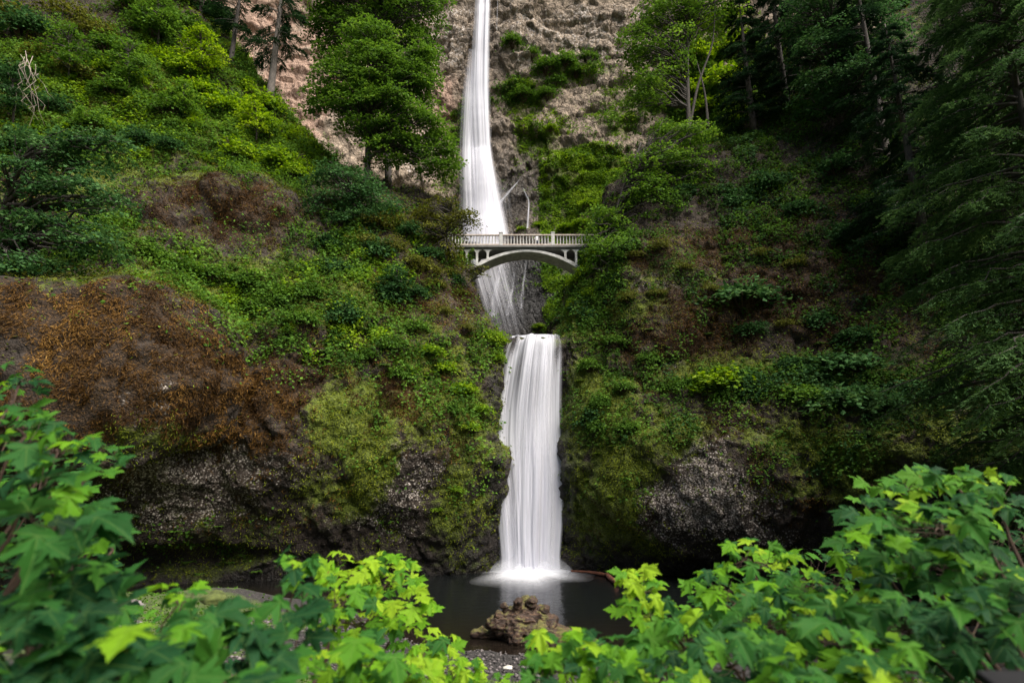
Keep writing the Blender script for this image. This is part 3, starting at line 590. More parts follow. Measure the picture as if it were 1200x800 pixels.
for y in (Yb, Yb + WD - .2):
    m = MB(); m.box(((XL + XR) / 2, y + .09, ZR - 0.075), ((XR - XL) / 2, 0.12, 0.075)); loc(m).build('handrail', M['concrete_stained'], br, False, .02)
posts = [bx(x) for x in (526, 587, 648, 709)]
bal = MB(); bal.lathe((0, 0, 0), [(.075, 0), (.075, .08), (.05, .12), (.078, .34), (.072, .5), (.05, ZR - ZD - .42), (.075, ZR - ZD - .36), (.075, ZR - ZD - .316)], 8)
bme = bal.mesh('baluster', M['concrete'])
nb = 0
for side, y in enumerate((Yb + .09, Yb + WD - .11)):
    for x in posts:
        m = MB(); m.box((x, y, (ZD + ZR) / 2 + .09), (.2, .17, (ZR - ZD) / 2 + .09)); m.box((x, y, ZR + .21), (.24, .21, .045)); loc(m).build('post', M['concrete'], br, False, .02)
    x = XL + .3
    while x < XR - .2:
        if min(abs(x - p) for p in posts) > .33 and nb < 100 and (side == 0 or bx(540) < x < bx(690)):
            o = link('baluster', bme, br); o.location = (x - br.location.x, y - br.location.y, ZD + .166 - br.location.z); nb += 1
        x += 0.362
# arch rib
xc = bx(617); x0, x1 = bx(541), bx(694); ztop = ZD - 0.46
def arch_z(x): return ztop - 2.45 * ((x - xc) / (xc - bx(548))) ** 2
xs = np.linspace(x0, x1, 60); V = []; Fc = []
for x in xs:
    th = 0.28 + 0.2 * abs((x - xc) / (xc - x0)); sl_ = -2 * 2.45 * (x - xc) / (xc - bx(548)) ** 2; nx, nz = -sl_, 1; L = math.hypot(nx, nz)
    zt = arch_z(x)
    for y in (Yb + .12, Yb + WD - .5): V += [(x, y, zt), (x - nx / L * th, y, zt - nz / L * th)]
for i in range(len(xs) - 1):
    a = i * 4; b = a + 4
    Fc += [(a, b, b + 1, a + 1), (a + 2, a + 3, b + 3, b + 2), (a, a + 2, b + 2, b), (a + 1, b + 1, b + 3, a + 3)]
e = (len(xs) - 1) * 4; Fc += [(0, 1, 3, 2), (e, e + 2, e + 3, e + 1)]
m = MB(); m.add(V, Fc); loc(m).build('arch', M['concrete'], br, False, .03)
# spandrel columns with flared heads
for px in (535, 547, 559, 571.5, 662.5, 675, 687):
    x = bx(px); zb = arch_z(x) - .3; zt = ZD - .462
    for y in (Yb + .3, Yb + WD - .3):
        m = MB(); zb2 = min(zb, zt - .3)
        if px < 541: zb2 = zt - 3
        Vv = []
        prof_ = [(zb2, .13), (zt - .42, .13), (zt - .26, .2), (zt - .12, .34), (zt, .55)] if zt - .42 > zb2 + .05 else [(zb2, .16), (zt - .12, .34), (zt, .55)]
        for z, hw in prof_: Vv += [(x - hw, y - .16, z), (x + hw, y - .16, z), (x + hw, y + .16, z), (x - hw, y + .16, z)]
        n = len(prof_); Fv = [(4 * i + j, 4 * i + (j + 1) % 4, 4 * i + 4 + (j + 1) % 4, 4 * i + 4 + j) for i in range(n - 1) for j in range(4)] + [(3, 2, 1, 0), (4 * n - 4, 4 * n - 3, 4 * n - 2, 4 * n - 1)]
        m.add(Vv, Fv); loc(m).build('spandrel_column', M['concrete'], br, False, .015)

# ------------------------------------------------------------------ people on the bridge
def person(px, y, h, top, legs, hair, skin, label, turn=0.0, arms='rail', cap=None):
    x = (px - 600) / F * (y * CT + 27.5 * ST)
    root = empty('person', (x, y, ZD), label, 'person', None, turn)
    k = h / 1.75
    bm_v = [(0, 0, .93), (0, 0, 1.10), (0, 0, 1.28), (0, 0, 1.43), (0, -.01, 1.50), (0, -.02, 1.58), (0, -.03, 1.66), (0, -.02, 1.74)]
    rad = [(.155, .11), (.14, .10), (.165, .11), (.13, .09), (.055, .055), (.065, .075), (.078, .095), (.055, .07)]
    ed = [(i, i + 1) for i in range(7)]
    def chain(start, pts, rr):
        i = start
        for p, r in zip(pts, rr):
            bm_v.append(p); rad.append((r, r)); ed.append((i, len(bm_v) - 1)); i = len(bm_v) - 1
    for s in (-1, 1):
        chain(3, [(s * .19, 0, 1.40), (s * .25, -.04, 1.14), (s * .17, -.27, 1.10), (s * .14, -.36, 1.12)] if arms == 'rail' else [(s * .19, 0, 1.40), (s * .25, .02, 1.12), (s * .24, -.06, .88), (s * .23, -.10, .79)], (.06, .045, .036, .035))
        chain(0, [(s * .09, 0, .86), (s * .10, -.02, .48), (s * .11, .02, .09), (s * .12, -.13, .04)], (.10, .068, .048, .04))
    me = bpy.data.meshes.new('body'); me.from_pydata([tuple(c * k for c in p) for p in bm_v], ed, []); o = link('body', me, root)
    sk = o.modifiers.new('skin', 'SKIN'); sk.use_smooth_shade = True
    for v, r in zip(me.skin_vertices[0].data, rad): v.radius = (r[0] * k, r[1] * k)
    me.skin_vertices[0].data[0].use_root = True
    sb = o.modifiers.new('sub', 'SUBSURF'); sb.levels = 2; sb.render_levels = 2
    t = NT('clothing'); z = t.n('SeparateXYZ', {0: t.pos()}).outputs[2]
    c = t.mix(t.math('GREATER_THAN', z, .95 * k), legs, top); c = t.mix(t.math('GREATER_THAN', z, 1.49 * k), c, skin)
    p = t.n('BsdfPrincipled', {'Base Color': c, 'Roughness': .85}); t.link(p.outputs[0], t.out.inputs[0]); me.materials.append(t.m)
    m = MB(); a = np.linspace(0, 1, 7); m.lathe((0, -.012 * k, 1.60 * k), [(.088 * k, 0), (.102 * k, .06 * k), (.098 * k, .12 * k), (.07 * k, .18 * k), (.02 * k, .205 * k)], 12)
    for i, v in enumerate(m.V): v[:, 1] += .03 * k
    m.build('cap' if cap else 'hair', plain_mat('hair_or_cap', hair, tuple(q * 1.4 for q in hair), 20), root)
    f = MB(); f.lathe((0, -.125 * k, 1.625 * k), [(.018 * k, 0), (.014 * k, .02 * k), (.006 * k, .05 * k)], 6); f.build('nose', plain_mat('skin', skin, skin, 5), root)
    return root
person(599.5, Yb + .75, 1.80, (.012, .014, .030), (.012, .012, .016), (.01, .009, .008), (.30, .19, .14), 'person in a dark navy coat leaning on the bridge rail beside the white post')
person(629, Yb + .8, 1.72, (.62, .60, .62), (.05, .06, .09), (.7, .68, .66), (.42, .28, .22), 'person in a pale top and white cap standing at the middle of the bridge rail', cap=True)
person(638.5, Yb + 1.0, 1.60, (.02, .02, .025), (.02, .02, .022), (.02, .014, .01), (.36, .24, .18), 'shorter person in black clothes near the post at the tree end of the bridge', arms='down')
# ------------------------------------------------------------------ driftwood, stones
def onz(px, py, z=0.0):
    d = pdir(px, py); return CAM + d * ((z - CAM[2]) / d[2])
def lump(name, tubes, voxel, mat, parent, amp=0.1, fr=1.2, seed=0, origin=(0, 0, 0)):
    m = MB()
    for P, r in tubes:
        P = np.array(P, float); n = len(P); t = np.linspace(0, n - 1, (n - 1) * 5 + 1); m.tube(catmull(P, t), catmull(np.array(r, float), t), 10)
    me = m.mesh('tmp', mat); o = link('tmp', me); rm = o.modifiers.new('r', 'REMESH'); rm.mode = 'VOXEL'; rm.voxel_size = voxel
    dg = bpy.context.evaluated_depsgraph_get(); ev = bpy.data.meshes.new_from_object(o.evaluated_get(dg)); bpy.data.objects.remove(o)
    n = len(ev.vertices); V = np.zeros(n * 3, np.float32); ev.vertices.foreach_get('co', V); V = V.reshape(-1, 3).astype(float); N = np.zeros(n * 3, np.float32); ev.vertices.foreach_get('normal', N); N = N.reshape(-1, 3)
    f1, f2, cid = worley(V * fr * 2.2, 60 + seed)
    st = np.stack([V[:, 0] * .7, V[:, 1] * 3, V[:, 2] * 3], 1)
    rid = 1 - np.abs(fbm(st * fr * .9, 4, 155 + seed, .6)) * 2.2
    V = V + N * (amp * (1.3 * fbm(V * fr, 4, 50 + seed, .6) + .7 * rid + .5 * fbm(V * fr * 4, 3, 58 + seed, .6) + 0.6 * (f1 - .5)))[:, None] - np.asarray(origin)
    ev.vertices.foreach_set('co', V.astype(np.float32).ravel()); ev.update(); ev.polygons.foreach_set('use_smooth', np.ones(len(ev.polygons), bool))
    ev.materials.clear(); ev.materials.append(mat); ev.name = name
    return link(name, ev, parent)
def wood_mat():
    t = NT('weathered_root_wood'); P = t.pos(); n1 = t.noise(P, 1.3, 5, .6); n2 = t.noise(t.n('Mapping', {'Vector': P, 'Scale': (.8, 4, 4)}).outputs[0], 2.2, 6, .7)
    c = t.ramp(n2, [(.28, (0.006, 0.003, 0.002)), (.5, (0.034, 0.017, 0.009)), (.75, (0.13, 0.070, 0.036))])
    nz = t.n('SeparateXYZ', {0: t.n('NewGeometry').outputs['Normal']}).outputs[2]
    ms = t.math('MULTIPLY', t.step(n1, .47, .6), t.step(nz, 0.1, .6))
    c = t.mix(ms, c, t.ramp(n2, [(.3, (0.035, 0.033, 0.006)), (.7, (0.13, 0.115, 0.022))]))
    bp = t.n('Bump', {'Height': n2, 'Strength': 1.0, 'Distance': .09}); p = t.n('BsdfPrincipled', {'Base Color': c, 'Roughness': .75, 'Normal': bp.outputs[0]}); t.link(p.outputs[0], t.out.inputs[0]); return t.m
M['wood'] = wood_mat()
bw = onz(605, 748)
log = empty('driftwood_log', bw, 'big gnarled driftwood log with broken roots and moss lying in the pool', 'log')
Yl = bw[1]
q = lambda px, py, dy=0.0: pt(px, py, Yl + dy)
stubs = []
for sx, sy, ex, ey in ((598, 718, 590, 709), (604, 716, 603, 706), (610, 712, 607, 704), (620, 712, 624, 701), (590, 726, 581, 722), (594, 734, 584, 741), (606, 744, 600, 753), (616, 746, 612, 756), (632, 722, 640, 712), (600, 724, 592, 719), (612, 726, 604, 732), (618, 730, 612, 738)):
    stubs.append(([q(sx + 3, sy + 3, 0), q((sx + ex) / 2 + rng.normal(0, 1.5), (sy + ey) / 2 + rng.normal(0, 1.5), -.35), q(ex, ey, -.5)], [.26, .17, .09]))
lump('root_wad', [([q(597, 733), q(612, 735, -.1), q(628, 738, -.2), q(650, 742, -.4)], [.75, 1.0, .95, .85]),
    ([q(606, 726, .3), q(612, 715, .3), q(616, 706, .3), q(613, 702, .3)], [.7, .45, .26, .15]), ([q(614, 716, .3), q(622, 709, .3), q(627, 708, .2)], [.5, .34, .2]), ([q(628, 722, .3), q(636, 717, .3), (q(641, 716, .2))], [.5, .3, .16]),
    ([q(604, 722), q(597, 715, -.1), q(595, 711, -.1)], [.55, .32, .2]),
    ([q(600, 728), q(588, 729, -.2), q(579, 732, -.3), q(575, 735, -.35)], [.55, .42, .32, .22]), ([q(578, 732, -.3), q(578, 738, -.4)], [.25, .12]),
    ([q(606, 742, .1), q(598, 742, -.4), q(594, 738, -.5)], [.5, .36, .25]), ([q(614, 744, -.3), q(606, 748, -.9), q(600, 748, -1.0)], [.6, .42, .25]), ([q(622, 744, -.4), q(618, 753, -.9), q(614, 757, -1)], [.5, .4, .25]),
    *stubs, ([q(612, 740, .3), q(596, 746, .3), q(580, 745, .2), q(564, 742, .1), q(555, 743, .1)], [.4, .3, .24, .2, .1])], .05, M['wood'], log, .19, 1.3, 1, bw)
lump('trunk', [([q(632, 741, -.3), q(655, 750, -.8), q(690, 764, -1.6), q(730, 780, -2.4)], [.85, .74, .66, .6])], .09, M['wood'], log, .08, 1.3, 2, bw)
a, b, c, d = onz(669, 668.5, .12), onz(690, 670, .14), onz(710, 673, .16), onz(722, 682, .24)
M['redwood'] = bark_mat('wet_red_wood', (0.06, 0.019, 0.010), (0.20, 0.07, 0.034), 5)
lg = empty('floating_log', c, 'thin reddish log floating along the base of the rock wall beyond the pool', 'log')
lump('trunk', [([a, b, c], [.07, .11, .13])], .06, M['redwood'], lg, .04, 2, 3, c); lump('broken_end', [([c + np.array([.05, -.15, .08]), (c + d) / 2, d], [.13, .19, .17])], .06, M['redwood'], lg, .05, 2, 4, c)
# boulders along the water's edge
def boulder(px, py, r, label, mat, squash=.6, seed=0, group=None, name='boulder'):
    P, n = land(px, py, 'G'); k = 20; V = []
    me = bpy.data.meshes.new(name); import bmesh
    bm = bmesh.new(); bmesh.ops.create_icosphere(bm, subdivisions=4, radius=1); bm.to_mesh(me); bm.free()
    V = np.zeros(len(me.vertices) * 3, np.float32); me.vertices.foreach_get('co', V); V = V.reshape(-1, 3).astype(float); f1, f2, cid = worley(V * 1.3 + seed * 7.7, seed)
    V *= (1 + .35 * fbm(V * 1.2 + seed * 3, 3, seed) + .25 * (f1 - .5))[:, None]; V *= np.array([1, .85, squash]) * r
    me.vertices.foreach_set('co', V.astype(np.float32).ravel()); me.polygons.foreach_set('use_smooth', np.ones(len(me.polygons), bool)); me.materials.append(mat); me.update()
    o = link(name, me); o.location = P + np.array([0, 0, r * squash * .25]); return tag(o, label, name, group)
M['stone'] = plain_mat('grey_stone', (0.05, 0.045, 0.042), (0.20, 0.18, 0.17), 4, .8, .03); M['white_stone'] = plain_mat('pale_stone', (0.32, 0.31, 0.26), (0.5, 0.48, 0.42), 6, .8, .02)
M['moss_stone'] = plain_mat('mossy_stone', (0.03, 0.04, 0.01), (0.09, 0.11, 0.025), 3, .95, .05)
boulder(595, 783, .2, 'small cream white stone lying on the gravel below the driftwood', M['white_stone'], .5, 3, name='stone')
boulder(150, 712, .8, 'flat grey wet rock at the edge of the shaded creek', M['stone'], .4, 5)
boulder(146, 735, .7, 'low grey rock among the maple leaves nearest the shaded creek', M['stone'], .4, 6)
boulder(215, 690, 1.1, 'mossy green boulder beside the brown creek water', M['moss_stone'], .6, 8)
boulder(250, 705, .8, 'smaller mossy boulder between the creek and the gravel', M['moss_stone'], .6, 9)
# gravel pebbles
me = None
nP = 5200; X = rng.uniform(-13, 7, nP); Y = rng.uniform(24, 42.5, nP); dsh = shore(X) - Y; ok = (dsh > -.5) & (gmoss is not None); X, Y = X[ok], Y[ok]
oc = np.array([(1, 0, 0), (-1, 0, 0), (0, 1, 0), (0, -1, 0), (0, 0, .6), (0, 0, -.6)], float); ofc = np.array([(0, 2, 4), (2, 1, 4), (1, 3, 4), (3, 0, 4), (2, 0, 5), (1, 2, 5), (3, 1, 5), (0, 3, 5)])
s = rng.uniform(.04, .13, len(X)) ** 1.0; ang = rng.uniform(0, 6.28, len(X)); Z = np.array([drop(x, y) for x, y in zip(X, Y)])
O = oc[None] * (s[:, None, None] * rng.uniform(.7, 1.3, (len(X), 6, 1))); ca, sa = np.cos(ang)[:, None], np.sin(ang)[:, None]
Vp = np.stack([O[..., 0] * ca - O[..., 1] * sa + X[:, None], O[..., 0] * sa + O[..., 1] * ca + Y[:, None], O[..., 2] + Z[:, None] + .2 * s[:, None]], -1).reshape(-1, 3)
Fp = (ofc[None] + 6 * np.arange(len(X))[:, None, None]).reshape(-1, 3)
t = NT('gravel_pebbles'); rp = t.n('NewGeometry').outputs['Random Per Island']; p = t.n('BsdfPrincipled', {'Base Color': t.ramp(rp, [(0, (0.012, 0.010, 0.010)), (.6, (0.04, 0.034, 0.032)), (1, (0.13, 0.112, 0.11))]), 'Roughness': .8}); t.link(p.outputs[0], t.out.inputs[0])
tag(mesh_np('gravel', Vp, Fp, t.m), 'grey gravel bank at the pool edge', 'gravel', kind='stuff')
# ------------------------------------------------------------------ foliage tools
def unit(v): return v / (np.linalg.norm(v, axis=-1, keepdims=True) + 1e-9)
class Leaves:
    def __init__(s): s.a = []
    def add(s, P, N, D, S, T, W=None):
        n = len(P); s.a.append((P, unit(N), D, np.broadcast_to(S, (n,)), np.broadcast_to(T, (n,)), np.broadcast_to(0.5 if W is None else W, (n,))))
    def arrays(s, fold=.12):
        P, N, D, S, T, W = [np.concatenate([x[i] for x in s.a]) for i in range(6)]
        D = unit(D - N * (D * N).sum(1)[:, None]); B = np.cross(N, D); S1 = S[:, None]
        V = np.stack([P, P + (D * .45 + B * .5 * W[:, None] - N * fold) * S1, P + D * S1, P + (D * .45 - B * .5 * W[:, None] - N * fold) * S1], 1).reshape(-1, 3)
        Fc = np.arange(len(P) * 4).reshape(-1, 4); return V, Fc, np.repeat(np.clip(T, 0, 1), 4)
    def build(s, name, mat, parent=None, fold=.12, origin=None):
        V, Fc, T = s.arrays(fold)
        if origin is not None: V = V - np.asarray(origin)
        return mesh_np(name, V, Fc, mat, parent, attrs=dict(tint=T), smooth=False)
def rnd(n, s=1.0): return rng.normal(0, s, (n, 3))
def pad(L, c, out, r, n, leaf, flat=.3, up=1.0, tint=.5, jit=.35, w=.75, droop=.25):
    """one leafy spray: a layered disc of leaves around c, facing up and out"""
    a = rng.uniform(0, 2 * np.pi, n); q = np.sqrt(rng.uniform(0, 1, n)); nrm = unit(np.array([0, 0, up]) + .5 * np.asarray(out))
    A = unit(np.cross(nrm, [0.31, .95, .1])); B = np.cross(nrm, A)
    rad = q * r * (1 + .35 * np.sin(a * 3 + rng.uniform(0, 6))); P = c + rad[:, None] * (np.cos(a)[:, None] * A + np.sin(a)[:, None] * B) + nrm * (rng.normal(0, flat * r * .5, n) - droop * r * q ** 2)[:, None]
    D = unit(np.cos(a)[:, None] * A + np.sin(a)[:, None] * B + rnd(n, .5) - np.array([0, 0, .35]))
    L.add(P, nrm + rnd(n, jit), D, leaf * rng.uniform(.65, 1.3, n), tint + rng.normal(0, .16, n), w)
def limb(m, a, b, r0, r1, sag=.1, k=6, n=7, wob=.04):
    t = np.linspace(0, 1, n)[:, None]; L = np.linalg.norm(b - a)
    P = a + (b - a) * t + np.array([0, 0, 1]) * (sag * L * 4 * t * (1 - t)) + rnd(n, wob * L) * (t * (1 - t) * 4); m.tube(P, np.linspace(r0, r1, n), k)
def px_m(px, py, Y, r):       # metres of r photo pixels at that point
    P = pt(px, py, Y); return r * proj(P)[2] / F
def broadleaf(label, base, trunk, lobes, leaf, mat, bark='bark', r0=.35, dens=1.0, pad_r=1.3, per=70, group=None, name='broadleaf_tree', tint=.5, limbs=.6, forks=None):
    """trunk: world points from the base up; lobes: (px, py, rx, ry, Y) masses of the crown"""
    base = np.asarray(base, float); root = empty(name, base, label, 'tree', group); L = Leaves(); m = MB()
    trunk = np.array(trunk, float); n = len(trunk); m.tube(catmull(trunk, np.linspace(0, n - 1, 6 * n)) - base, np.linspace(r0, r0 * .28, 6 * n), 9)
    for fk in forks or []:
        fk = np.array(fk, float); k = len(fk); m.tube(catmull(fk, np.linspace(0, k - 1, 5 * k)) - base, np.linspace(r0 * .6, r0 * .15, 5 * k), 7)
    for px, py, rx, ry, Y in lobes:
        c = pt(px, py, Y); a, b = px_m(px, py, Y, rx), px_m(px, py, Y, ry); d = .8 * min(a, 1.3 * b)
        np_ = int(dens * 7.5 * (a * b * d) ** (2 / 3.) / pad_r ** 2) + 3
        for _ in range(np_):
            o = unit(rng.normal(0, 1, 3)); o[2] = abs(o[2]) if rng.random() < .35 else o[2]; q = rng.uniform(.25, 1) ** .45 * (1.28 if rng.random() < .22 else 1); pc = c + o * q * np.array([a, d, b])
            pr = pad_r * rng.uniform(.4, 1.25); pad(L, pc - base, o * np.array([1, 1, .6]), pr, int(per * (pr / pad_r) ** 2), leaf, tint=tint + rng.normal(0, .15))
            if rng.random() < limbs:
                tz = trunk[:, 2]; z = pc[2] - rng.uniform(.3, 1) * (a + b) * .35; i = np.argmin(np.abs(tz - z)); st = trunk[min(max(i, 0), n - 1)] * .999
                if n > 1: st = np.array([np.interp(np.clip(z, tz[0] + .25 * (tz[-1] - tz[0]), tz[-1]), tz, trunk[:, j]) for j in range(3)])
                limb(m, st - base, pc - base, .06 + .012 * np.linalg.norm(pc - st), .02, .06, 5)
    m.build('trunk', M[bark], root); L.build('crown', M[mat], root); return root
def conifer(label, base, height, rmax, nb, mat='conifer', bark='bark', droop=.35, start=.12, spray=.42, group=None, r0=.4, name='conifer_tree', lean=(0, 0), dens=1.0, peak=.25, tint=.45, sparse=0, az=None, hang=.5, nw=.2):
    base = np.asarray(base, float); root = empty(name, base, label, 'tree', group); L = Leaves(); m = MB()
    t = np.linspace(0, 1, 14); T = np.stack([lean[0] * t * height, lean[1] * t * height, t * height - .8 * (t == 0)], 1); m.tube(T, r0 * (1 - .92 * t), 9)
    for i in range(nb):
        h = start + (1 - start) * (i + rng.random()) / nb; prof_ = min(1, (h - start) / peak + .45) * (1 - (h - start) / (1.02 - start)) ** .8
        Lb = rmax * prof_ * rng.uniform(.7, 1.15) + .3; a = rng.uniform(0, 2 * np.pi) if az is None else rng.uniform(*az)
        o = np.array([math.cos(a), math.sin(a), 0]); q = np.array([np.interp(h, t, T[:, j]) for j in range(3)]); s = np.linspace(0, 1, 8)[:, None]
        B = q + o * Lb * s + np.array([0, 0, 1]) * Lb * (.12 * s - droop * s ** 2) + rnd(8, .02 * Lb) * s
        m.tube(B, np.linspace(.035 + .012 * Lb, .012, 8), 5, False)
        if rng.random() < sparse: continue
        side = np.cross(o, [0, 0, 1.]); nt_ = int(dens * (6 + 7 * Lb)); bt = tint + rng.normal(0, .13)
        for _ in range(nt_):
            u = rng.uniform(.18, 1) ** .8; k = 5; lt = Lb * (.10 + .30 * (1 - u)) * rng.uniform(.6, 1.2) + .18; sg = rng.choice([-1, 1])
            st = np.array([np.interp(u, s[:, 0], B[:, j]) for j in range(3)]); dr = unit(o * .75 + side * sg * .8 + np.array([0, 0, -hang * rng.uniform(.5, 1.3)]))
            f = np.linspace(0, 1, k); P = st + dr * lt * f[:, None] - np.array([0, 0, .25 * hang * lt]) * (f ** 2)[:, None]
            N = unit(np.array([0, 0, 1.]) + .4 * o + rnd(k, .25)); D = dr + rnd(k, .25) + np.array([0, 0, -hang * .5])
            L.add(P, N, D, spray * rng.uniform(.7, 1.25, k), bt + rng.normal(0, .12, k), nw)
            L.add(P, N + rnd(k, .3), dr + side * rng.choice([-1, 1]) * .8 + rnd(k, .2), spray * .8 * rng.uniform(.7, 1.2, k), bt + rng.normal(0, .12, k), nw)
    m.build('trunk', M[bark], root); L.build('crown', M[mat], root); return root
# shrub kinds, one metre in radius, to be scaled and copied
def bush_proto(mat, leaf, npad, per, shape=(1, 1, .8), pr=.42, w=.7, up=1.0, tint=.5, jit=.4):
    L = Leaves(); m = MB()
    for _ in range(npad):
        o = unit(rng.normal(0, 1, 3)); o[2] = abs(o[2]) * 1.1 - .15; c = o * np.array(shape) * rng.uniform(.45, 1) * (1 + .15 * rng.normal()) + np.array([0, 0, shape[2] * .45])
        r = pr * rng.uniform(.6, 1.25); pad(L, c, o, r, int(per * (r / pr) ** 2), leaf, up=up, tint=tint + rng.normal(0, .14), w=w, jit=jit)
        if rng.random() < .5: limb(m, np.array([.05 * o[0], .05 * o[1], -.3]), c, .035, .008, .05, 5, 6)
    V, Fc, T = L.arrays(); return m, (V, Fc, T), mat
def fern_proto(mat, nf=13, tint=.5):
    L = Leaves(); m = MB()
    for i in range(nf):
        a = i / nf * 6.28 + rng.normal(0, .2); o = np.array([math.cos(a), math.sin(a), 0]); lf_ = rng.uniform(.75, 1.1); k = 13; s = np.linspace(.08, 1, k)
        P = o * (lf_ * s[:, None]) + np.array([0, 0, 1]) * (lf_ * (1.15 * s - 1.15 * s ** 2 - .05))[:, None]; m.tube(P, np.linspace(.012, .004, k), 4, False)
        side = np.cross(o, [0, 0, 1.]); wv = .26 * np.sin(np.pi * (s * .85 + .12)) + .02
        for sg in (-1, 1): L.add(P, np.tile([0, 0, 1.], (k, 1)) + .35 * o + rnd(k, .12), np.tile(side * sg + .45 * o + np.array([0, 0, -.2]), (k, 1)), wv, tint + rng.normal(0, .12, k) + rng.normal(0, .08), .36)
    return m, L.arrays(.05), mat
def plant_from(proto, name):
    m, (V, Fc, T), mat = proto; root = bpy.data.objects.new(name, None); COL.objects.link(root)
    m.build('stem', M['twig'], root); mesh_np('foliage', V, Fc, M[mat], root, attrs=dict(tint=T), smooth=False); return root
KINDS = {
    'bright': ('leafy_shrub', bush_proto('bright', .17, 46, 34)), 'mid': ('leafy_shrub', bush_proto('mid', .16, 46, 34)), 'deep': ('leafy_shrub', bush_proto('deep', .16, 48, 34)),
    'olive': ('leafy_shrub', bush_proto('olive', .13, 44, 36, tint=.45)), 'wide': ('spreading_shrub', bush_proto('mid', .19, 44, 36, (1.25, 1, .45), .5, up=1.6, tint=.55)), 'widedeep': ('spreading_shrub', bush_proto('deep', .19, 46, 36, (1.25, 1, .5), .5, up=1.6, tint=.65)),
    'widebright': ('spreading_shrub', bush_proto('bright', .19, 40, 36, (1.25, 1, .45), .5, up=1.6, tint=.5)), 'tall': ('upright_shrub', bush_proto('bright', .15, 48, 30, (.6, .6, 1.3), .36)), 'fern': ('fern', fern_proto('mid', tint=.55)), 'brightfern': ('fern', fern_proto('bright', tint=.5))}
PROTO = {}
def plant(kind, px, py, r, label, group=None, cat=None, bv=None, sink=.15):
    """a shrub of r photo pixels radius rooted where the land shows at that point"""
    P, n = land(px, py, bv); rad = r * proj(P)[2] / F; name, pr = KINDS[kind]
    P = P - n * rad * sink - np.array([0, 0, rad * .3]); rz = rng.uniform(0, 6.28); sc = rad * rng.uniform(.95, 1.05)
    if kind not in PROTO:
        o = plant_from(pr, name); PROTO[kind] = o; o.location = [float(x) for x in P]; o.rotation_euler = (0, 0, rz); o.scale = (sc,) * 3
        tag(o, label, cat or ('fern' if 'fern' in kind else 'shrub'), group); return o
    return copy_tree(PROTO[kind], P, rz, sc, label, group)

# ------------------------------------------------------------------ ground cover over the rock
def cover(name, T, n, dens, leaf, mat, label, up=.6, hgt=.35, tint=.5, w=.7, droop=.0, seed=0, region=(-60, 1260, -60, 860), clump=1.2, thr=-.1):
    V, Fc = T['V'], T['F']; a, b, c, d = [V[Fc[:, i]] for i in range(4)]; area = np.linalg.norm(np.cross(c - a, d - b), axis=1) * .5; ctr = (a + b + c + d) / 4
    u, v, ax = proj(ctr); vis = (u > region[0]) & (u < region[1]) & (v > region[2]) & (v < region[3])
    dv = dens(T['at'], T['N'], V)[Fc].mean(1); pr = area * np.clip(dv, 0, 1.5) * vis; k = rng.choice(len(Fc), n, p=pr / pr.sum())
    r1, r2 = rng.random((n, 1)), rng.random((n, 1)); P = a[k] * (1 - r1) * (1 - r2) + b[k] * r1 * (1 - r2) + c[k] * r1 * r2 + d[k] * (1 - r1) * r2
    N = T['N'][Fc[k, 0]]; cl = fbm(P / clump, 3, 400 + seed); ok = cl > thr - .4 * (dv[k] - .6); P, N, cl = P[ok], N[ok], cl[ok]; n = len(P)
    h = hgt * rng.random(n) * np.clip(.35 + 1.4 * (cl - thr), .15, 1.6); P = P + (N * .7 + np.array([0, 0, .5])) * h[:, None]
    L = Leaves(); nn = N * (1 - up) + np.array([0, -.12, 1]) * up + rnd(n, .38); D = rnd(n) + np.array([0, -.3, -droop]); L.add(P, nn, D, leaf * rng.uniform(.55, 1.4, n), tint + .38 * fbm(P / 2.2, 2, 500 + seed) + .28 * fbm(P / 7.0, 2, 550 + seed) + rng.normal(0, .13, n), w)
    return tag(L.build(name, M[mat]), label, 'ground cover', kind='stuff')
# ------------------------------------------------------------------ ground cover
veg = lambda at, N, V: np.clip(at['veg'], 0, 1.2) * (.35 + .8 * sm(N[:, 2], -.35, .35))
cover('undergrowth', TL, 190000, veg, .27, 'mid', 'leafy green undergrowth over the bluff on the stump side', hgt=1.35, tint=.5, seed=1, clump=1.7)
cover('undergrowth', TL, 70000, lambda at, N, V: np.clip(at['veg'] - .45, 0, 1), .30, 'bright', 'bright leafy growth over the sunny shelf', hgt=1.1, tint=.5, seed=2, clump=2.5, thr=.05)
cover('undergrowth', TL, 90000, lambda at, N, V: (.25 + np.clip(at['veg'], 0, 1)) * (at['brown'] < .6) * sm(N[:, 2], -.1, .3), .24, 'olive', 'dull olive low growth filling the gaps on the bluff', hgt=.35, tint=.4, seed=21, thr=-.5)
cover('undergrowth', TR, 42000, lambda at, N, V: (.3 + np.clip(at['veg'], 0, 1)) * sm(N[:, 2], -.15, .3), .22, 'olive', 'dull olive low growth filling the gaps on the shaded bluff', hgt=.35, tint=.15, seed=22, thr=-.5)
cover('moss_tufts', TL, 130000, lambda at, N, V: np.clip(at['moss'], 0, 1.2) * (at['veg'] < .95), .20, 'mossblade', 'tufts of yellow green moss hanging on the bluff', up=.25, hgt=.22, w=.32, droop=1.2, tint=.5, seed=3)
cover('dry_tufts', TL, 100000, lambda at, N, V: np.clip(at['brown'] - .1, 0, 1), .30, 'drygrass', 'dry brown moss and grass tufts on the rock bulge', up=.15, hgt=.25, w=.18, droop=1.2, tint=.28, seed=4, thr=-.02)
cover('undergrowth', TR, 150000, veg, .25, 'mid', 'leafy green undergrowth over the shaded bluff', hgt=1.0, tint=.33, seed=5, clump=1.6)
